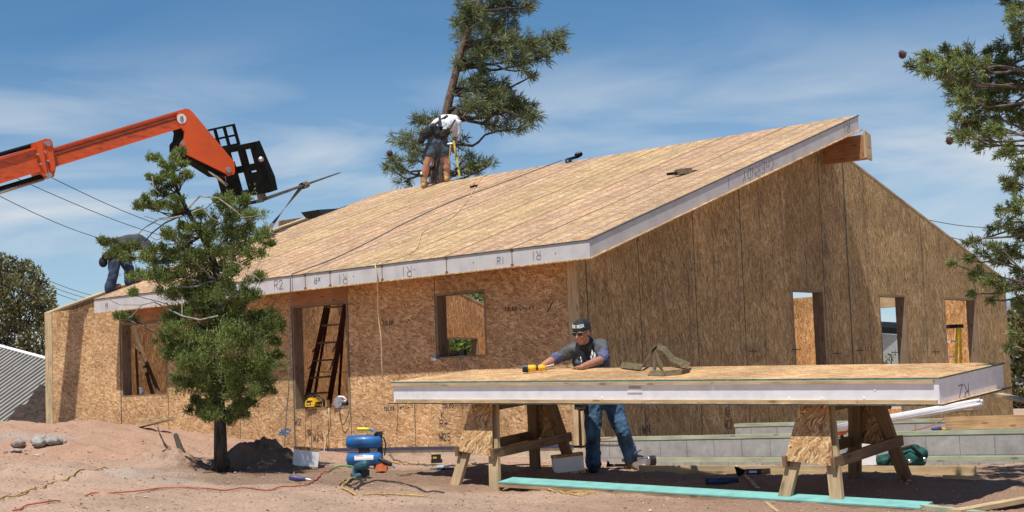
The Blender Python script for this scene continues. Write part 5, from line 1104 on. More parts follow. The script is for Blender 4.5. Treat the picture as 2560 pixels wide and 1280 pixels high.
    # jeans
    mb = MB(); mb.capsule([pel+Z*.06, pel-Z*.03], [(.155, .115), (.165, .125)], 16, flat=sdv)
    for a, b, c, w in ((hipR, kneeR, ankR, .0), (hipL, kneeL, ankL, .004)):
        m_ = (b+c)/2; mb.capsule([a+Z*.02, (a+b)/2, b, m_, c-Z*.015], [.098, .088+w, .078, .074, .076], 16)
    folds(folds(remesh(mb.build('jeans', M['denim'], r, smooth=True), .009, 2), .035, .10, 2), .015, .035)
    # boots
    for ank, fx, mat in ((ankR, nv([-.25, -1, -.12]), 'black_cloth'), (ankL, nv([.62, -.75, -.35]), 'leather_dark')):
        mb = MB(); z0 = gz(ank[0], ank[1]); a = ank-Z*.0
        if mat == 'black_cloth': fx = nv([-.1, -1, -.05]); a = np.array([ank[0], ank[1], max(z0+.10, ank[2]-.04)])
        mb.capsule([a+Z*.02, a-Z*.06], [.05, .052], 12); mb.capsule([a-Z*.06-fx*.04, a-Z*.065+fx*.08, a-Z*.078+fx*.17], [(.047, .04), (.052, .04), (.044, .032)], 12, flat=np.cross(fx, Z))
        bt = remesh(mb.build('boot', M[mat], r, smooth=True), .007, 2)
        mb = MB(); b0 = a-Z*.108-fx*.06; s_ = nv(np.cross(fx, Z)); u_ = np.cross(s_, fx)
        mb.capsule([b0+Z*.006, b0+fx*.13, b0+fx*.225], [(.045, .011), (.052, .011), (.045, .011)], 14, flat=s_); mb.build('sole', M['leather'] if mat != 'black_cloth' else M['black_cloth'], bt, smooth=True)
    # cap
    mb = MB(); rt = np.cross(fwd, up); A = (rt, fwd, nv(up-fwd*(up @ fwd)))
    ccc = q(0, -.014, .058); mb.ball(ccc, (.085, .101, .082), 24, 14, ax=A); cp = mb.build('cap', M['black_cloth'], r, smooth=True)
    mb = MB(); mb.tube([q(0, -.012, .032), q(0, -.012, .06)], [(.085, .10), (.088, .103)], 24, flat=rt); mb.build('cap_band', M['black_cloth'], cp, smooth=True)
    def capw(mb):
        for word, a0 in (('BEER', .80), ('BEER', -.20)):
            for k, ch in enumerate(word):
                a = a0-k*.20; n = A[1]*math.cos(a)*.103+A[0]*math.sin(a)*.088; nn = nv(n); tx = nv(np.cross(A[2], nn))
                o = ccc+n*1.0+A[2]*.018; 
                write(mb, ch, o, tx, A[2]-nn*.3, .026, .0065, .8)
    part('cap_lettering', cp, M['white'], capw)
    # hair and glasses
    mb = MB(); mb.ball(q(0, -.045, -.005), (.07, .06, .075), 14, 10, ax=A); mb.capsule([q(-.05*0+.03, -.09, -.02), q(.05, -.10, -.10), neck-fwd*.08+rt*.03-Z*.04], [.04, .038, .02], 10); remesh(mb.build('hair', M['hair'], r, smooth=True), .007, 1)
    mb = MB()
    for k in (-1, 1): mb.ball(q(k*.034, .082, .012), (.029, .006, .019), 14, 8, ax=A); mb.tube([q(k*.06, .075, .018), q(k*.082, -.02, .02)], .003, 6)
    mb.tube([q(-.012, .092, .018), q(.012, .092, .018)], .003, 6); gl = mb.build('sunglasses', M['black_plastic'], r, smooth=True)
    mb = MB()
    for k in (-1, 1): mb.tube([q(k*.006, .092, .028), q(k*.034, .092, .036), q(k*.066, .078, .030), q(k*.086, -.01, .03)], .0035, 6)
    mb.build('glasses_frame', M['chrome'], gl)
    # belt pouch with hanging hammer
    bp = fp(1452, 1018, D-.12); mb = MB(); mb.ball(bp+Z*.05, (.07, .05, .09), 12, 8); mb.build('tool_pouch', M['leather_dark'], r, smooth=True)
    hm = thing('hammer', 'long wooden handled hammer hanging from the belt of the worker at the panel', 'hammer', bp, 'hammers')
    a, b = fp(1448, 1020, D-.2), fp(1452, 1117, D-.2)
    part('head', hm, M['steel'], lambda m_: (m_.tube([a+np.array([-.05, 0, .0]), a+np.array([.06, 0, 0])], .016, 10)))
    part('handle', hm, M['glulam'], lambda m_: m_.capsule([a, (a+b)/2, b], [.011, .014, .017], 10), smooth=True)
person_panel()
P = onpanel(1335, 932, .0); tool('battery_drill', 'yellow and black cordless drill lying on the panel under the worker right hand', 'cordless drill', P+ez*.045, -.04, [('chuck', 'black_plastic', 'tube', [(-.11, 0, .0), (-.055, 0, .0)], [.036, .042]), ('body', 'yellow', 'cap', [(-.045, 0, .0), (-.0, 0, .0)], .036), ('grip', 'black_plastic', 'cap', [(.0, 0, .0), (.055, 0, .0)], .026), ('battery', 'yellow', 'cap', [(.065, 0, .0), (.09, 0, .0)], .033), ('bit', 'steel', 'tube', [(.11, 0, .01), (.20, 0, .03)], .005)])
def person_roof():
    D = 30.0; S = 140.
    bL = onroof(1060, 470, .0); bR = onroof(1118, 454, .0); DL, DR = bL[1], bR[1]
    r = thing('person', 'bent person in white shirt, shorts and tan boots bending over on top of the roof', 'person', bL)
    ankL, ankR = bL+Z*.13, bR+Z*.13; kneeL, kneeR = fp(1066, 412, DL-.05), fp(1118, 408, DR-.05); hipL, hipR = fp(1080, 366, D), fp(1108, 362, D)
    pel = fp(1092, 348, D); waist = fp(1100, 325, D+.12); chest = fp(1118, 306, D+.42); neck = fp(1135, 300, D+.62); shR = fp(1143, 306, D+.45); shL = fp(1105, 300, D+.6)
    elR = fp(1140, 342, D+.42); wrR = fp(1133, 366, D+.3); hc = fp(1138, 296, D+.8); elL = fp(1112, 335, D+.7); wrL = fp(1120, 365, D+.6)
    mb = MB(); q = head_mesh(mb, hc, (0.1, .5, -.9), (0, .9, .45)); mb.capsule([neck, hc], [.06, .055], 10)
    side = nv([1, .1, -.1]); mb.capsule([pel, waist, chest, neck], [(.15, .11), (.14, .11), (.17, .11), (.1, .08)], 12, flat=side)
    for a, b, c in ((hipL, kneeL, ankL), (hipR, kneeR, ankR)): mb.capsule([a, (a+b)/2, b], [.09, .085, .062], 12); mb.capsule([b, b*.6+c*.4, c], [.060, .068, .042], 12)
    for a, b, c, t in ((shR, elR, wrR, 1), (shL, elL, wrL, -1)): mb.capsule([a, b], [.055, .045], 10); mb.capsule([b, c], [.046, .03], 10); hand_mesh(mb, c, (0.05, -.1, -1), (0, -1, 0), 1.0, .5, .1, t)
    remesh(mb.build('body', M['skin'], r, smooth=True), .009, 1)
    mb = MB(); mb.capsule([waist-Z*.04, waist+Z*.05, chest, neck], [(.175, .14), (.18, .15), (.205, .15), (.12, .1)], 14, flat=side); mb.capsule([chest+side*.08, shR, shR+(elR-shR)*.85], [.09, .09, .08], 12); mb.capsule([chest-side*.08, shL, shL+(elL-shL)*.7], [.09, .09, .07], 12)
    folds(remesh(mb.build('shirt', M['white_shirt'], r, smooth=True), .013, 2), .04, .12)
    mb = MB(); mb.capsule([pel+Z*.05, pel-Z*.08], [(.18, .15), (.18, .15)], 14, flat=side)
    for a, b in ((hipL, kneeL), (hipR, kneeR)): mb.capsule([a, a+(b-a)*.42], [.115, .112], 14)
    folds(remesh(mb.build('shorts', M['shorts'], r, smooth=True), .012, 1), .03, .12)
    mb = MB(); pel = pel+Z*.11; mb.capsule([pel-side*.16+Z*.02, pel-Z*.0-np.array([0, .12, 0]), pel+side*.17+Z*.03], [(.06, .10), (.06, .11), (.06, .10)], 12, flat=(0, 1, 0))
    for dx, dz, s in ((-.22, -.10, .075), (-.27, -.2, .065), (-.14, -.05, .08), (.12, -.07, .085), (.02, -.08, .07), (.2, -.02, .06), (-.05, .02, .08)): mb.ball(pel+side*dx+Z*(dz+.04)-np.array([0, .13, 0]), (s, s*.8, s*1.25), 10, 8)
    folds(remesh(mb.build('tool_belt', M['pouch'], r, smooth=True), .013, 1), .03, .07)
    mb = MB(); mb.beam(fp(1078, 318, D-.22), fp(1118, 289, D+.24), .04, .02, up=(0, -1, 1)); mb.beam(fp(1100, 312, D-.2), fp(1099, 290, D+.12), .045, .02, up=(0, -1, .5)); mb.beam(fp(1125, 322, D-.12), fp(1138, 300, D+.18), .03, .02, up=(0, -1, 0)); mb.build('suspender', M['black_cloth'], r)
    mb = MB(); mb.ball(fp(1100, 308, D-.03), .022); mb.ball(fp(1112, 321, D-.16), (.04, .02, .02)); mb.build('buckle', M['white'], r)
    for a, b in ((ankL, bL), (ankR, bR)):
        fx = nv([.25, .9, .3]); 
        mb = MB(); mb.capsule([a+Z*.06, a-Z*.05], [.062, .060], 12); mb.capsule([b+Z*.05-fx*.04, b+Z*.05+fx*.16], [(.05, .05), (.05, .04)], 12, flat=np.cross(fx, Z)); bt = remesh(mb.build('boot', M['leather'], r, smooth=True), .011, 1)
        mb = MB(); mb.tube([a+Z*.10, a+Z*.16], [.062, .060], 12); mb.build('sock', M['white'], r, smooth=True)
        mb = MB(); mb.tube([a+Z*.075, a+Z*.105], [.068, .068], 12); mb.build('boot_cuff', M['black_cloth'], bt, smooth=True)
    mb = MB(); mb.capsule([hc-np.array([0, .05, -.05]), hc+np.array([0, .06, 0.03])], [.085, .08], 10); mb.build('hair', plain('brown hair', (.07, .045, .03), .8), r, smooth=True)
    h2 = thing('hammer', 'pale handled hammer hanging from the belt of the worker on the roof', 'hammer', fp(1124, 360, D-.1), 'hammers')
    part('handle', h2, M['lumber'], lambda m_: m_.capsule([fp(1126, 362, D-.16), fp(1123, 408, D-.16)], [.010, .013], 8), smooth=True); part('head', h2, M['steel'], lambda m_: m_.capsule([fp(1120, 360, D-.16), fp(1131, 359, D-.16)], .02, 8))
    p1, p2 = fp(1134, 352, D+.2), onroof(1150, 447, .02)
    t = MB(); t.beam(p1, p2, .035, .02, up=(0, -1, 0)); o = t.build('spirit_level', M['yellow_dull']); tag(o, 'yellow bar held upright against the roof by the white shirted worker', 'level')
person_roof()
def person_left():
    D = 27.0
    r = thing('person', 'person in dark shirt and jeans bent double at the left roof end behind the juniper', 'person', fp(275, 727, D))
    fL, fR = fp(274, 726, D-.2), fp(324, 708, D); kL, kR = fp(284, 683, D-.2), fp(322, 672, D); hL, hR = fp(288, 640, D-.08), fp(308, 640, D+.1); pel = fp(296, 622, D)
    w = fp(318, 608, D+.02); ch = fp(345, 604, D+.05); nk = fp(366, 614, D+.05); shL, shR = fp(360, 614, D-.12), fp(362, 612, D+.2); elL, elR = fp(372, 636, D-.15), fp(376, 634, D+.25); wL, wR = fp(382, 655, D-.1), fp(386, 655, D+.2); hc = fp(378, 632, D+.05)
    side = nv([.05, 1, 0]); mb = MB(); head_mesh(mb, hc, (.6, 0, -.9), (.8, 0, .4)); mb.capsule([nk, hc], .055, 10); mb.capsule([pel, w, ch, nk], [(.14, .11), (.14, .11), (.16, .12), (.09, .08)], 12, flat=side)
    for a, b, c in ((hL, kL, fL), (hR, kR, fR)): mb.capsule([a, b, c+Z*.08], [.085, .06, .045], 12)
    for a, b, c, t in ((shL, elL, wL, 1), (shR, elR, wR, -1)): mb.capsule([a, b, c], [.05, .045, .03], 10); hand_mesh(mb, c, (.3, 0, -1), (1, 0, .2), 1, .4, .1, t)
    remesh(mb.build('body', M['skin'], r, smooth=True), .010, 1)
    mb = MB(); mb.capsule([pel+Z*.04, w, ch, nk], [(.17, .13), (.18, .14), (.19, .14), (.11, .1)], 14, flat=side)
    for a, b in ((shL, elL), (shR, elR)): mb.capsule([a, a+(b-a)*.9], [.075, .062], 12)
    folds(remesh(mb.build('shirt', plain('charcoal shirt', (.05, .058, .066), .9, .2, 12, bump=.4, bscale=15), r, smooth=True), .013, 2), .03, .12)
    mb = MB(); mb.capsule([pel+Z*.03, pel-Z*.06], [(.15, .13), (.16, .14)], 12, flat=side)
    for a, b, c in ((hL, kL, fL), (hR, kR, fR)): mb.capsule([a+Z*.03, (a+b)/2, b, c+Z*.02], [.112, .10, .082, .085], 14)
    folds(remesh(mb.build('jeans', M['denim_dark'], r, smooth=True), .013, 1), .03, .1)
    mb = MB(); mb.ball(fp(258, 655, D-.15), (.075, .06, .09), 10, 8); mb.ball(fp(275, 640, D-.2), (.08, .05, .08), 10, 8); mb.capsule([fp(262, 640, D-.2), fp(318, 622, D-.2)], .05, 8); remesh(mb.build('tool_belt', M['pouch'], r, smooth=True), .014, 1)
    for c in (fL, fR):
        mb = MB(); mb.capsule([c+Z*.03, c+Z*.03+nv([.8, .3, .2])*.15], .045, 10); mb.build('boot', M['leather_dark'], r, smooth=True)
person_left()
# ------------------------------------------------------------ trees
def tri_cloud(name, mats, parent, centers, dirs, lens, widths, nblade=3, spread=.6, seed=0, label=None):
    """many small leaf blades: each a thin quad-ish triangle pair; one mesh"""
    rs = np.random.RandomState(seed); n = len(centers)*nblade
    c = np.repeat(np.array(centers), nblade, 0); d = np.repeat(np.array(dirs), nblade, 0)+rs.normal(0, spread, (n, 3)); d /= np.linalg.norm(d, axis=1)[:, None]
    l = np.repeat(np.array(lens), nblade)*rs.uniform(.6, 1.3, n); w = np.repeat(np.array(widths), nblade)
    x = np.cross(d, rs.normal(0, 1, (n, 3))); x /= np.linalg.norm(x, axis=1)[:, None]
    a = c; b = c+d*(l*.55)[:, None]+x*w[:, None]*.5; e = c+d*l[:, None]; f = c+d*(l*.55)[:, None]-x*w[:, None]*.5
    V = np.stack([a, b, e, f], 1).reshape(-1, 3); me = bpy.data.meshes.new(name); m = n
    me.vertices.add(4*m); me.vertices.foreach_set("co", V.ravel()); me.loops.add(4*m); me.loops.foreach_set("vertex_index", np.arange(4*m)); me.polygons.add(m)
    me.polygons.foreach_set("loop_start", np.arange(0, 4*m, 4)); me.polygons.foreach_set("loop_total", np.full(m, 4)); me.update(calc_edges=True); me.materials.append(mats)
    o = bpy.data.objects.new(name, me); COL.objects.link(o)
    if parent is not None: o.parent = parent; o.matrix_parent_inverse = Matrix.Translation(parent.location).inverted()
    return o
def branch(mb, a, b, r0, r1, wig=.06, n=6, sag=0):
    a = np.array(a); b = np.array(b); L_ = np.linalg.norm(b-a); P = []; s = random.uniform(0, 50)
    for i in range(n+1):
        t = i/n; p = a+(b-a)*t; k = math.sin(t*math.pi)
        v = mnoise.noise_vector(Vector((s, t*2.5, 0))); P.append(p+np.array(v)*wig*L_*k*1.6+Z*sag*k*L_)
    mb.tube(P, [r0+(r1-r0)*i/n for i in range(n+1)], 6); return P
def juniper():
    D0 = 17.5; base = gp(552, 1180); D0 = base[1]
    r = thing('juniper_tree', 'scraggly green juniper tree with dark trunk standing in front of the house', 'tree', base)
    T_ = [(552, 1190), (551, 1100), (550, 1040), (545, 950), (548, 860), (552, 780), (545, 700), (530, 640), (505, 590), (470, 530), (445, 480), (430, 430), (425, 395)]
    tr = [fp(x, y, D0) for x, y in T_]; tr[0] = base-Z*.1
    mb = MB(); mb.tube(tr, [.075, .068, .06, .055, .05, .045, .04, .036, .03, .025, .018, .012, .005], 12)
    for k in range(5): a = random.random()*6.28; mb.tube([base+Z*.12+np.array([math.cos(a)*.05, math.sin(a)*.05, 0]), base+np.array([math.cos(a)*.16, math.sin(a)*.16, -.02])], [.04, .015], 6)
    trunk = mb.build('trunk', M['bark_dark'], r, smooth=True)
    CL = [(430, 400, 22), (452, 380, 12), (385, 398, 13), (415, 418, 18), (455, 415, 15), (400, 460, 18), (425, 440, 16), (450, 455, 20), (465, 445, 16), (395, 490, 22), (375, 445, 10), (355, 505, 16), (375, 520, 20), (350, 520, 12), (405, 515, 20),
          (440, 520, 16), (460, 540, 26), (500, 545, 22), (560, 520, 26), (600, 520, 40), (575, 560, 40), (630, 545, 30), (620, 590, 40), (645, 600, 30), (560, 600, 40), (520, 600, 30), (590, 630, 45), (540, 560, 26), (610, 505, 18), (575, 497, 14), (540, 500, 12),
          (460, 600, 30), (425, 600, 26), (395, 625, 26), (345, 620, 24), (310, 625, 18), (275, 612, 16), (255, 605, 9), (290, 640, 22), (320, 650, 24), (360, 650, 28), (400, 660, 36), (440, 640, 36), (480, 650, 40), (345, 690, 24), (380, 700, 34), (420, 700, 40), (455, 690, 40), (330, 735, 12),
          (500, 700, 42), (550, 680, 42), (600, 680, 40), (640, 640, 30), (660, 590, 16), (672, 610, 10), (630, 700, 26), (310, 795, 16), (330, 800, 12), (480, 740, 42), (530, 760, 46), (420, 740, 26), (580, 740, 40), (630, 745, 24),
          (480, 790, 46), (540, 820, 56), (600, 790, 48), (650, 800, 36), (455, 840, 44), (510, 870, 58), (580, 870, 60), (640, 850, 50), (680, 820, 26), (690, 860, 22), (430, 890, 34), (470, 920, 44), (540, 930, 58), (610, 930, 54), (660, 910, 40), (700, 890, 14), (650, 960, 36), (670, 985, 20),
          (500, 970, 46), (560, 985, 50), (610, 985, 42), (455, 960, 26), (490, 1015, 30), (540, 1030, 32), (590, 1025, 30), (620, 1010, 20), (480, 890, 40), (415, 855, 22), (440, 800, 30), (520, 1050, 24), (570, 1055, 22), (490, 1035, 20), (610, 1040, 20), (490, 575, 24), (470, 625, 30), (520, 640, 34), (500, 660, 34), (540, 720, 40), (450, 570, 18), (425, 470, 16), (560, 640, 36), (590, 585, 34), (445, 500, 16), (500, 740, 40)]
    rs = np.random.RandomState(5); cen = []; dr = []; ln = []; wd_ = []
    mbb = MB(); mbg = MB(); sc = D0/FPX
    for i, (x, y, R0) in enumerate(CL):
        dep = rs.uniform(-1, 1)*(.45 if y > 560 else .2)
        c = fp(x, y, D0+dep); R = R0*sc*(1.27 if y > 720 else 1.16)
        k = min(range(2, len(T_)), key=lambda j: (T_[j][0]-x)**2+(T_[j][1]-(y+35))**2*1.3); 
        P = branch(mbb if rs.rand() < .75 else mbg, tr[k], c, .006+R*.05, .003, .10, 7, -.05)
        sub = max(6, int(R*(66 if y > 720 else 42)))
        for s in range(sub):
            v = rs.normal(0, 1, 3); v /= np.linalg.norm(v); v[2] = abs(v[2])*.9-.15; cc = c+v*R*rs.uniform(.35, 1.0)
            if rs.rand() < .5: branch(mbb, P[-2], cc, .004, .002, .1, 3)
            r2 = R*rs.uniform(.14, .34)+.012; m = int(52+r2*1350)
            for t in range(m):
                w = rs.normal(0, 1, 3); w /= np.linalg.norm(w); p = cc+(w*np.array([.75, .75, 1.2])+v*rs.normal(0, .9))*r2*rs.rand()**.6
                cen.append(p); dd = w*.6+np.array([0, 0, .8])+v*.3; dr.append(dd); ln.append(rs.uniform(.018, .042)); wd_.append(rs.uniform(.006, .010))
    tri_cloud('foliage', M['juniper'], r, cen, dr, ln, wd_, 2, .5, 1)
    for (pts, w) in (([(545, 790), (500, 800), (455, 790), (420, 772), (385, 755), (355, 762), (300, 762), (262, 745)], .011), ([(470, 520), (500, 490), (545, 495), (580, 520), (610, 545)], .012), ([(480, 530), (510, 520), (530, 545), (560, 560)], .008), ([(455, 540), (430, 545), (395, 550), (360, 540)], .010), ([(445, 560), (420, 590), (390, 600), (365, 585)], .009), ([(380, 440), (384, 470), (400, 485)], .007), ([(355, 762), (330, 790), (312, 800)], .006), ([(455, 790), (455, 740), (440, 725)], .006), ([(600, 545), (640, 540), (660, 520)], .005), ([(540, 640), (600, 660), (650, 700), (640, 760)], .007), ([(700, 640), (660, 640), (620, 700)], .005)):
        mbg.tube([fp(x, y, D0-.25-.1*random.random()) for x, y in pts], [w*(1-.75*i/len(pts)) for i in range(len(pts))], 6)
    mbb.build('branch', M['bark_dark'], r); mbg.build('branch', M['bark_grey'], r, label='bare grey dead branches')
    # dead root snag
    s = MB(); a = gp(430, 1105, .02)
    s.tube([gp(440, 1110, .10), gp(452, 1140, .08), gp(470, 1165, .05), gp(490, 1178, .0)], [.03, .035, .03, .015], 8); s.tube([gp(395, 1085, .06), gp(410, 1115, .04), (gp(440, 1150, .05))], [.006, .01, .008], 6); s.tube([gp(392, 1060, .22), gp(395, 1085, .08)], [.003, .006], 5)
    tag(s.build('root_snag', M['bark_dark']), 'dead brown root and twig sticking out of the dirt left of the juniper', 'root')
juniper()
def pine(name, label, D0, trunk, rad, CL, rgt, needle, group, mat, per=1.0, seed=2, depth=1.2, twig=.012, cones=(), cmat='bark_pine', nw=.008, dens=1.0):
    rs = np.random.RandomState(seed); tr = [fp(x, y, D0) for x, y in trunk]; base = tr[0].copy(); base[2] = 1.0
    r = thing(name, label, 'tree', base, group); mb = MB(); mb.tube([base]+tr, [rad[0]*1.1]+list(rad), 12); mb.build('trunk', M[cmat], r, smooth=True)
    cen = []; dr = []; ln = []; wd_ = []; mbb = MB(); sc = D0/FPX
    for (x, y, rx, ry) in CL:
        dep = rs.uniform(-1, 1)*depth*.5
        rx *= 1.15; ry *= 1.15; c = fp(x, y, D0+dep); k = min(range(len(trunk)), key=lambda j: abs(trunk[j][1]-(y+rgt)))
        a = tr[k]+(tr[min(k+1, len(tr)-1)]-tr[k])*rs.rand()*.5; P = branch(mbb, a, c, twig*3.0, twig, .10, 8, -.06)
        m = max(5, int(rx*ry*sc*sc*dens*16/(needle*needle)*.12*per))
        for t in range(m):
            v = rs.normal(0, 1, 3); v /= np.linalg.norm(v); v *= rs.rand()**.4; p = c+np.array([v[0]*rx*sc, v[1]*(rx+ry)*.5*sc, v[2]*ry*sc])
            if rs.rand() < .55: branch(mbb, P[-1-rs.randint(0, 3)], p, twig*.6, twig*.3, .08, 3)
            od = nv(p-a+np.array([0, 0, .2*np.linalg.norm(p-a)])); nn = int(rs.uniform(26, 40))
            for q in range(nn):
                w = rs.normal(0, 1, 3); w /= np.linalg.norm(w); cen.append(p-od*needle*rs.uniform(0, .5)); dr.append(w*.85+od*.6); ln.append(needle*rs.uniform(.7, 1.15)); wd_.append(nw)
    mbb.build('branch', M['bark_dark'] if name == 'pine_tree' else M['twig'], r)
    tri_cloud('foliage', M[mat], r, cen, dr, ln, wd_, 1, .12, seed)
    for (x, y, s) in cones:
        P = fp(x, y, D0-.3); mb = MB(); mb.ball(P, (s, s, s*1.1), 10, 8)
        for q in range(40):
            v = rs.normal(0, 1, 3); v /= np.linalg.norm(v); mb.prism([P+v*s*.8, P+v*s*.8+np.cross(v, Z)*s*.3, P+v*s*1.35], Z*s*.15)
        mb.build('pine_cone', M['cone'], r)
    return r
pine('pine_tree', 'tall leaning ponderosa pine behind the roof beside the bent worker', 36.0, [(1088, 520), (1092, 450), (1100, 380), (1112, 300), (1125, 240), (1140, 180), (1155, 120), (1175, 60), (1200, 0), (1225, -70), (1240, -130)],
     [.19, .17, .145, .105, .09, .08, .07, .06, .05, .04, .02],
     [(1220, 20, 55, 35), (1290, 18, 45, 20), (1330, 5, 20, 12), (1180, 50, 38, 38), (1170, 20, 30, 25), (1240, 70, 50, 35), (1165, 100, 34, 25), (1240, 115, 60, 32), (1300, 110, 45, 28), (1345, 115, 35, 20), (1385, 100, 28, 22), (1408, 88, 16, 18), (1400, 120, 20, 12), (1350, 145, 30, 12), (1285, 145, 45, 18), (1150, 140, 18, 14), (1140, 60, 14, 18), (1310, 175, 24, 7), (1330, 190, 14, 6), (1210, 140, 34, 22),
      (1210, 205, 32, 20), (1255, 215, 30, 22), (1190, 215, 20, 20), (1150, 165, 18, 12), (1148, 205, 12, 14), (1165, 240, 18, 14), (1180, 150, 26, 16), (1225, 255, 40, 30), (1280, 255, 34, 20), (1245, 245, 45, 26), (1190, 265, 40, 24), (1265, 280, 50, 24), (1310, 275, 38, 25), (1335, 295, 22, 20), (1240, 310, 40, 14), (1300, 320, 34, 10), (1160, 280, 26, 20), (1215, 180, 26, 10), (1260, -30, 60, 30), (1200, -60, 45, 35), (1270, -80, 40, 30),
      (1075, 295, 30, 14), (1040, 300, 22, 12), (1005, 345, 28, 16), (1030, 360, 25, 18), (985, 400, 18, 16), (1000, 430, 22, 16), (1045, 400, 26, 24), (1065, 330, 26, 20), (1150, 355, 20, 16), (1010, 455, 20, 10), (1170, 395, 20, 16), (1195, 405, 28, 18), (1225, 412, 20, 10), (1150, 425, 24, 12), (1185, 432, 20, 10), (975, 420, 12, 10), (1080, 440, 14, 14), (1130, 330, 16, 14)],
     25, .21, None, 'pine', per=6.0, seed=4, depth=2.4, twig=.014, cones=((974, 384, .06),), nw=.016)
pine('conifer_tree', 'short needled conifer hanging in from the right edge with red brown cones', 13.6, [(2760, 1180), (2750, 900), (2745, 700), (2740, 500), (2735, 350), (2735, 200), (2740, 50), (2745, -100), (2750, -250)],
     [.17, .16, .15, .13, .12, .11, .09, .07, .04],
     [(2285, 163, 22, 12), (2320, 150, 32, 20), (2315, 180, 22, 14), (2365, 140, 34, 24), (2360, 175, 34, 22), (2410, 140, 34, 26), (2430, 170, 40, 30), (2490, 125, 30, 26), (2500, 165, 40, 30), (2540, 55, 24, 40), (2550, 110, 24, 30), (2400, 205, 42, 30), (2470, 215, 44, 34), (2530, 210, 36, 34), (2400, 245, 30, 24), (2440, 265, 42, 32), (2500, 280, 40, 34), (2375, 225, 24, 16), (2400, 300, 26, 20), (2440, 315, 32, 26), (2410, 345, 26, 16), (2395, 330, 20, 12), (2460, 350, 18, 20), (2440, 365, 10, 12), (2490, 320, 30, 24), (2548, 290, 24, 34),
      (2520, 375, 28, 22), (2500, 385, 18, 12), (2545, 420, 24, 26), (2530, 465, 22, 20), (2515, 450, 12, 10), (2540, 515, 24, 26), (2500, 525, 16, 12), (2510, 560, 22, 14), (2548, 580, 22, 30), (2480, 575, 16, 10), (2530, 630, 28, 22),
      (2440, 600, 20, 8), (2415, 610, 12, 6), (2470, 615, 28, 12), (2500, 650, 28, 16), (2455, 640, 24, 10), (2415, 650, 18, 7), (2375, 657, 12, 4), (2440, 680, 16, 18), (2470, 700, 18, 16), (2430, 735, 8, 10), (2500, 720, 20, 18), (2480, 750, 14, 10), (2545, 700, 20, 34), (2545, 760, 18, 14), (2540, 20, 20, 16), (2515, 5, 14, 6), (2540, 835, 16, 14), (2520, 870, 12, 6),
      (2620, 100, 60, 60), (2640, 250, 70, 70), (2640, 420, 60, 70), (2640, 600, 60, 70), (2640, -60, 70, 70), (2780, 0, 90, 90), (2800, 200, 90, 90), (2620, 750, 50, 50), (2800, 450, 90, 90), (2700, -180, 80, 70), (2350, -80, 60, 40), (2450, -60, 60, 40), (2540, -50, 60, 40), (2400, -150, 70, 50), (2500, -170, 70, 50), (2300, -170, 60, 40), (2600, -250, 90, 60), (2450, -270, 80, 50)],
     -15, .062, None, 'pine_light', per=4.6, seed=8, depth=1.0, twig=.0055, cones=((2256, 137, .03), (2412, 318, .032), (2374, 352, .03), (2405, 212, .022)), nw=.0075)
def leafy(name, label, D0, CL, leaf, mat, group=None, base=None, seed=1, dens=1.0, depth=1.0, gnd=1.0):
    rs = np.random.RandomState(seed); xs = np.mean([c[0] for c in CL]); bx = base or (xs, 1060); b = fp(bx[0], bx[1], D0); b[2] = gnd; r = thing(name, label, 'tree' if name.endswith('tree') else 'shrub', b, group)
    sc = D0/FPX; cen = []; dr = []; mbb = MB(); top = max(c[1] for c in CL); fk = b+Z*max(.2, (fp(bx[0], np.mean([c[1] for c in CL]), D0)[2]-gnd)*.35)
    mbb.tube([b-Z*.1, fk], [.02*sc*60+.03, .02*sc*50+.02], 8); mbb2 = MB()
    for (x, y, rx, ry) in CL:
        c = fp(x, y, D0+rs.uniform(-1, 1)*depth); P = branch(mbb, fk, c, .03*sc*60+.01, .01, .12, 6)
        n = int(rx*ry*sc*sc/(leaf*leaf)*9*dens); 
        for t in range(n):
            v = rs.normal(0, 1, 3); v /= np.linalg.norm(v); v *= rs.uniform(.3, 1.05)**.6; v *= 1+.25*mnoise.noise(Vector(v*3+c)); p = c+v*np.array([rx, (rx+ry)/2, ry])*sc; cen.append(p); dr.append(v+np.array([0, 0, .3]))
            if rs.rand() < .03: branch(mbb, P[-2], p, .01, .004, .1, 3)
    mbb.build('branch', M['bark_dark'], r); tri_cloud('foliage', M[mat], r, cen, dr, [leaf*1.6]*len(cen), [leaf*.8]*len(cen), 2, .7, seed); return r
leafy('oak_tree', 'wide dusty olive oak tree behind the metal roof at the left edge', 40, [(-40, 700, 60, 60), (20, 680, 45, 36), (60, 690, 45, 36), (100, 730, 36, 28), (40, 740, 60, 50), (0, 780, 60, 60), (70, 790, 55, 45), (110, 790, 26, 45), (30, 840, 60, 40), (90, 850, 50, 35), (-30, 850, 60, 60), (118, 745, 20, 20), (20, 650, 20, 12), (60, 665, 18, 10), (-5, 640, 14, 10), (95, 700, 22, 14), (130, 770, 12, 16), (85, 680, 10, 8), (126, 800, 14, 20), (20, 900, 60, 30), (90, 890, 50, 30)], .065, 'oak', 'background trees', (30, 1080), 3, .95, 1.5, .6)
leafy('oak_tree', 'dark green tree seen low past the right end of the gable wall', 44, [(2545, 870, 40, 60), (2580, 800, 50, 60), (2560, 960, 50, 60), (2600, 900, 60, 80), (2535, 800, 20, 30), (2540, 1010, 30, 30)], .11, 'oak', 'background trees', (2590, 1060), 5, 1.7, 1.5, .6)
leafy('oak_tree', 'green tree top showing through the upper corner of the front window opening', 46, [(1190, 742, 50, 30), (1230, 755, 45, 34), (1160, 735, 40, 22)], .12, 'pine', 'background trees', (1190, 1060), 6, 1.6, 1.5, .6)
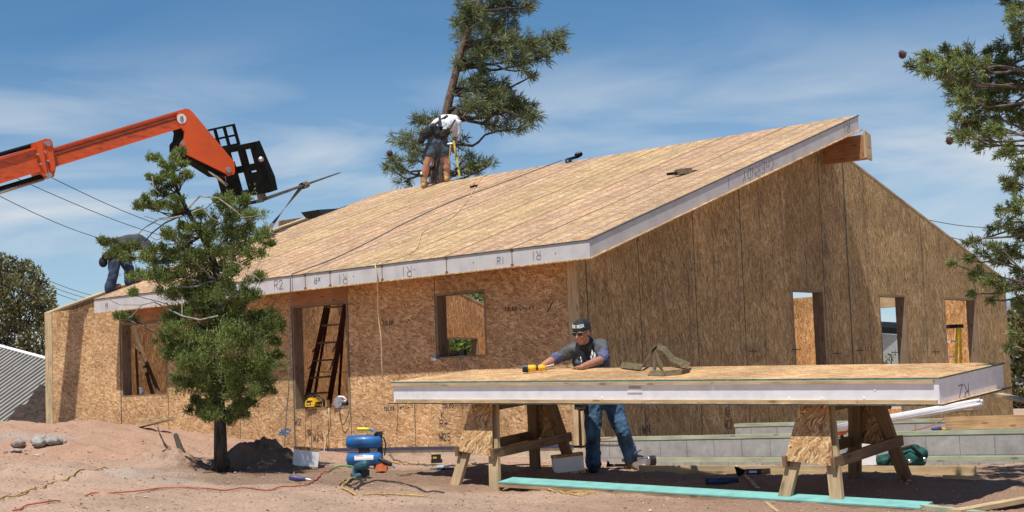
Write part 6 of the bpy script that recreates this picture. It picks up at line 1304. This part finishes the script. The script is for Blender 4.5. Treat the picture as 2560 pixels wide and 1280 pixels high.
leafy('bush', 'sunlit yellow green bush seen through the small opening in the far left wall', 42, [(1140, 870, 40, 40), (1180, 870, 40, 40), (1110, 880, 40, 40)], .10, 'juniper', 'background bushes', (1150, 1050), 7, 1.8, 1.0, .6)
leafy('bush', 'leafy sprig in front of the pale metal building seen through the middle opening', 34, [(2215, 900, 10, 14), (2230, 885, 9, 10), (2205, 915, 10, 8)], .05, 'oak', 'background bushes', (2220, 1000), 9, .35, .1, .6)
# ------------------------------------------------------------ neighbouring buildings
def barn():
    a = lambda x, y, D: fp(x, y, D); r = thing('metal_shed', 'low shed with pale ribbed metal roof beyond the left corner of the house', 'shed', fp(60, 1060, 36) * np.array([1, 1, 0])+Z*.8)
    # roof plane through three points, ribs run down the slope
    p0, p1 = a(-140, 832, 41), a(330, 958, 34); d = (p1-p0); dh = nv(np.array([d[1], -d[0], 0])); dh = dh if dh[1] < 0 else -dh
    best = None
    for c in np.linspace(0, 1.2, 121):
        e = dh-Z*c; v = e-ray(0, 870)*(e @ F_)/(ray(0, 870) @ F_); sx, sy = v @ R_, -(v @ U_); er = abs(sy*108-sx*-75)
        if sx < 0 and (best is None or er < best[0]): best = (er, c)
    dn = (dh-Z*(best[1] if best else .4))*9.5
    q = MB(); n = 52
    up = nv(np.cross(d, dn)); up = up if up[2] > 0 else -up
    for i in range(n):
        s0 = p0+d*i/n; s1 = p0+d*(i+.55)/n; s2 = p0+d*(i+1)/n
        q.face([s0, s1, s1+dn, s0+dn]); q.face([s1, s1+up*.055, s1+up*.055+dn, s1+dn]); q.face([s1+up*.055, s2+up*.055, s2+up*.055+dn, s1+up*.055+dn]); q.face([s2+up*.055, s2, s2+dn, s2+up*.055+dn])
    q.build('roof', plain('ribbed galvanised roof', (.30, .28, .25), .6, .08, 4), r)
    part('ridge_cap', r, M['white'], lambda m_: m_.beam(p0+up*.06, p1+up*.06, .07, .03, up=up))
    part('wall', r, plain('tan metal wall', (.32, .26, .2), .8), lambda m_: m_.prism([p0+dn*.97-Z*.05, p1+dn*.97-Z*.05, np.array([*(p1+dn*.97)[:2], .5]), np.array([*(p0+dn*.97)[:2], .5])], np.array([.3, .5, 0])*3))
barn()
def white_building():
    D = 60; b = fp(2225, 1040, D); b[2] = .5; r = thing('metal_building', 'pale metal building with dark roof edge seen through the middle gable opening', 'building', b)
    tl_, tr_ = fp(2120, 826, D+3), fp(2330, 846, D-3); lo = lambda p: np.array([p[0], p[1], .3])
    def wallf(m_):
        n = 40
        for i in range(n):
            s0 = tl_+(tr_-tl_)*i/n; s1 = tl_+(tr_-tl_)*(i+.8)/n; s2 = tl_+(tr_-tl_)*(i+1)/n; o = np.array([0, -.05, 0])
            m_.face([lo(s0), lo(s1), s1, s0]); m_.face([lo(s1), lo(s2)+o*.8, s2+o*.8, s1]); 
        m_.prism([lo(tl_)+np.array([0, .1, 0]), lo(tr_)+np.array([0, .1, 0]), tr_+np.array([0, .1, 0]), tl_+np.array([0, .1, 0])], np.array([1, 6, 0]))
    part('wall', r, plain('pale grey green metal', (.42, .47, .43), .6, .05), wallf)
    part('roof', r, M['black_metal'], lambda m_: m_.prism([tl_+Z*.0-np.array([.5, .4, 0]), tr_-np.array([-.5, .4, 0]), tr_+np.array([.5, -.4, .22]), tl_+np.array([-.5, -.4, .22])], np.array([1, 6.5, .5])))
white_building()
# ------------------------------------------------------------ power lines
def wires(lst):
    poles = {}
    for i, (a, b, Da, Db, lab) in enumerate(lst):
        p, q = fp(*a, Da), fp(*b, Db); mb = MB(); P = []
        for k in range(17):
            t = k/16; P.append(p+(q-p)*t-Z*.35*math.sin(math.pi*t))
        mb.tube(P, .011 if Da < 60 else .016, 5); tag(mb.build('power_line', M['wire']), lab, 'power line', 'overhead power lines')
wires([((110, 435), (620, 610), 44, 60, 'topmost overhead wire emerging just below the orange boom collar'), ((20, 436), (640, 640), 44, 60, 'middle overhead wire running down right behind the juniper top'), ((-30, 476), (420, 625), 44, 60, 'lowest of the three thick overhead wires, reaching the bent worker back'),
       ((60, 675), (330, 752), 80, 110, 'upper thin wire beyond the oak tree at left'), ((50, 683), (320, 760), 80, 110, 'second thin wire beyond the oak tree at left'), ((40, 690), (300, 768), 80, 110, 'lowest thin wire beyond the oak tree at left'),
       ((2250, 533), (2620, 560), 70, 70, 'upper thin wire behind the right gable slope'), ((2330, 580), (2640, 605), 70, 70, 'lower thin wire behind the right gable slope')])
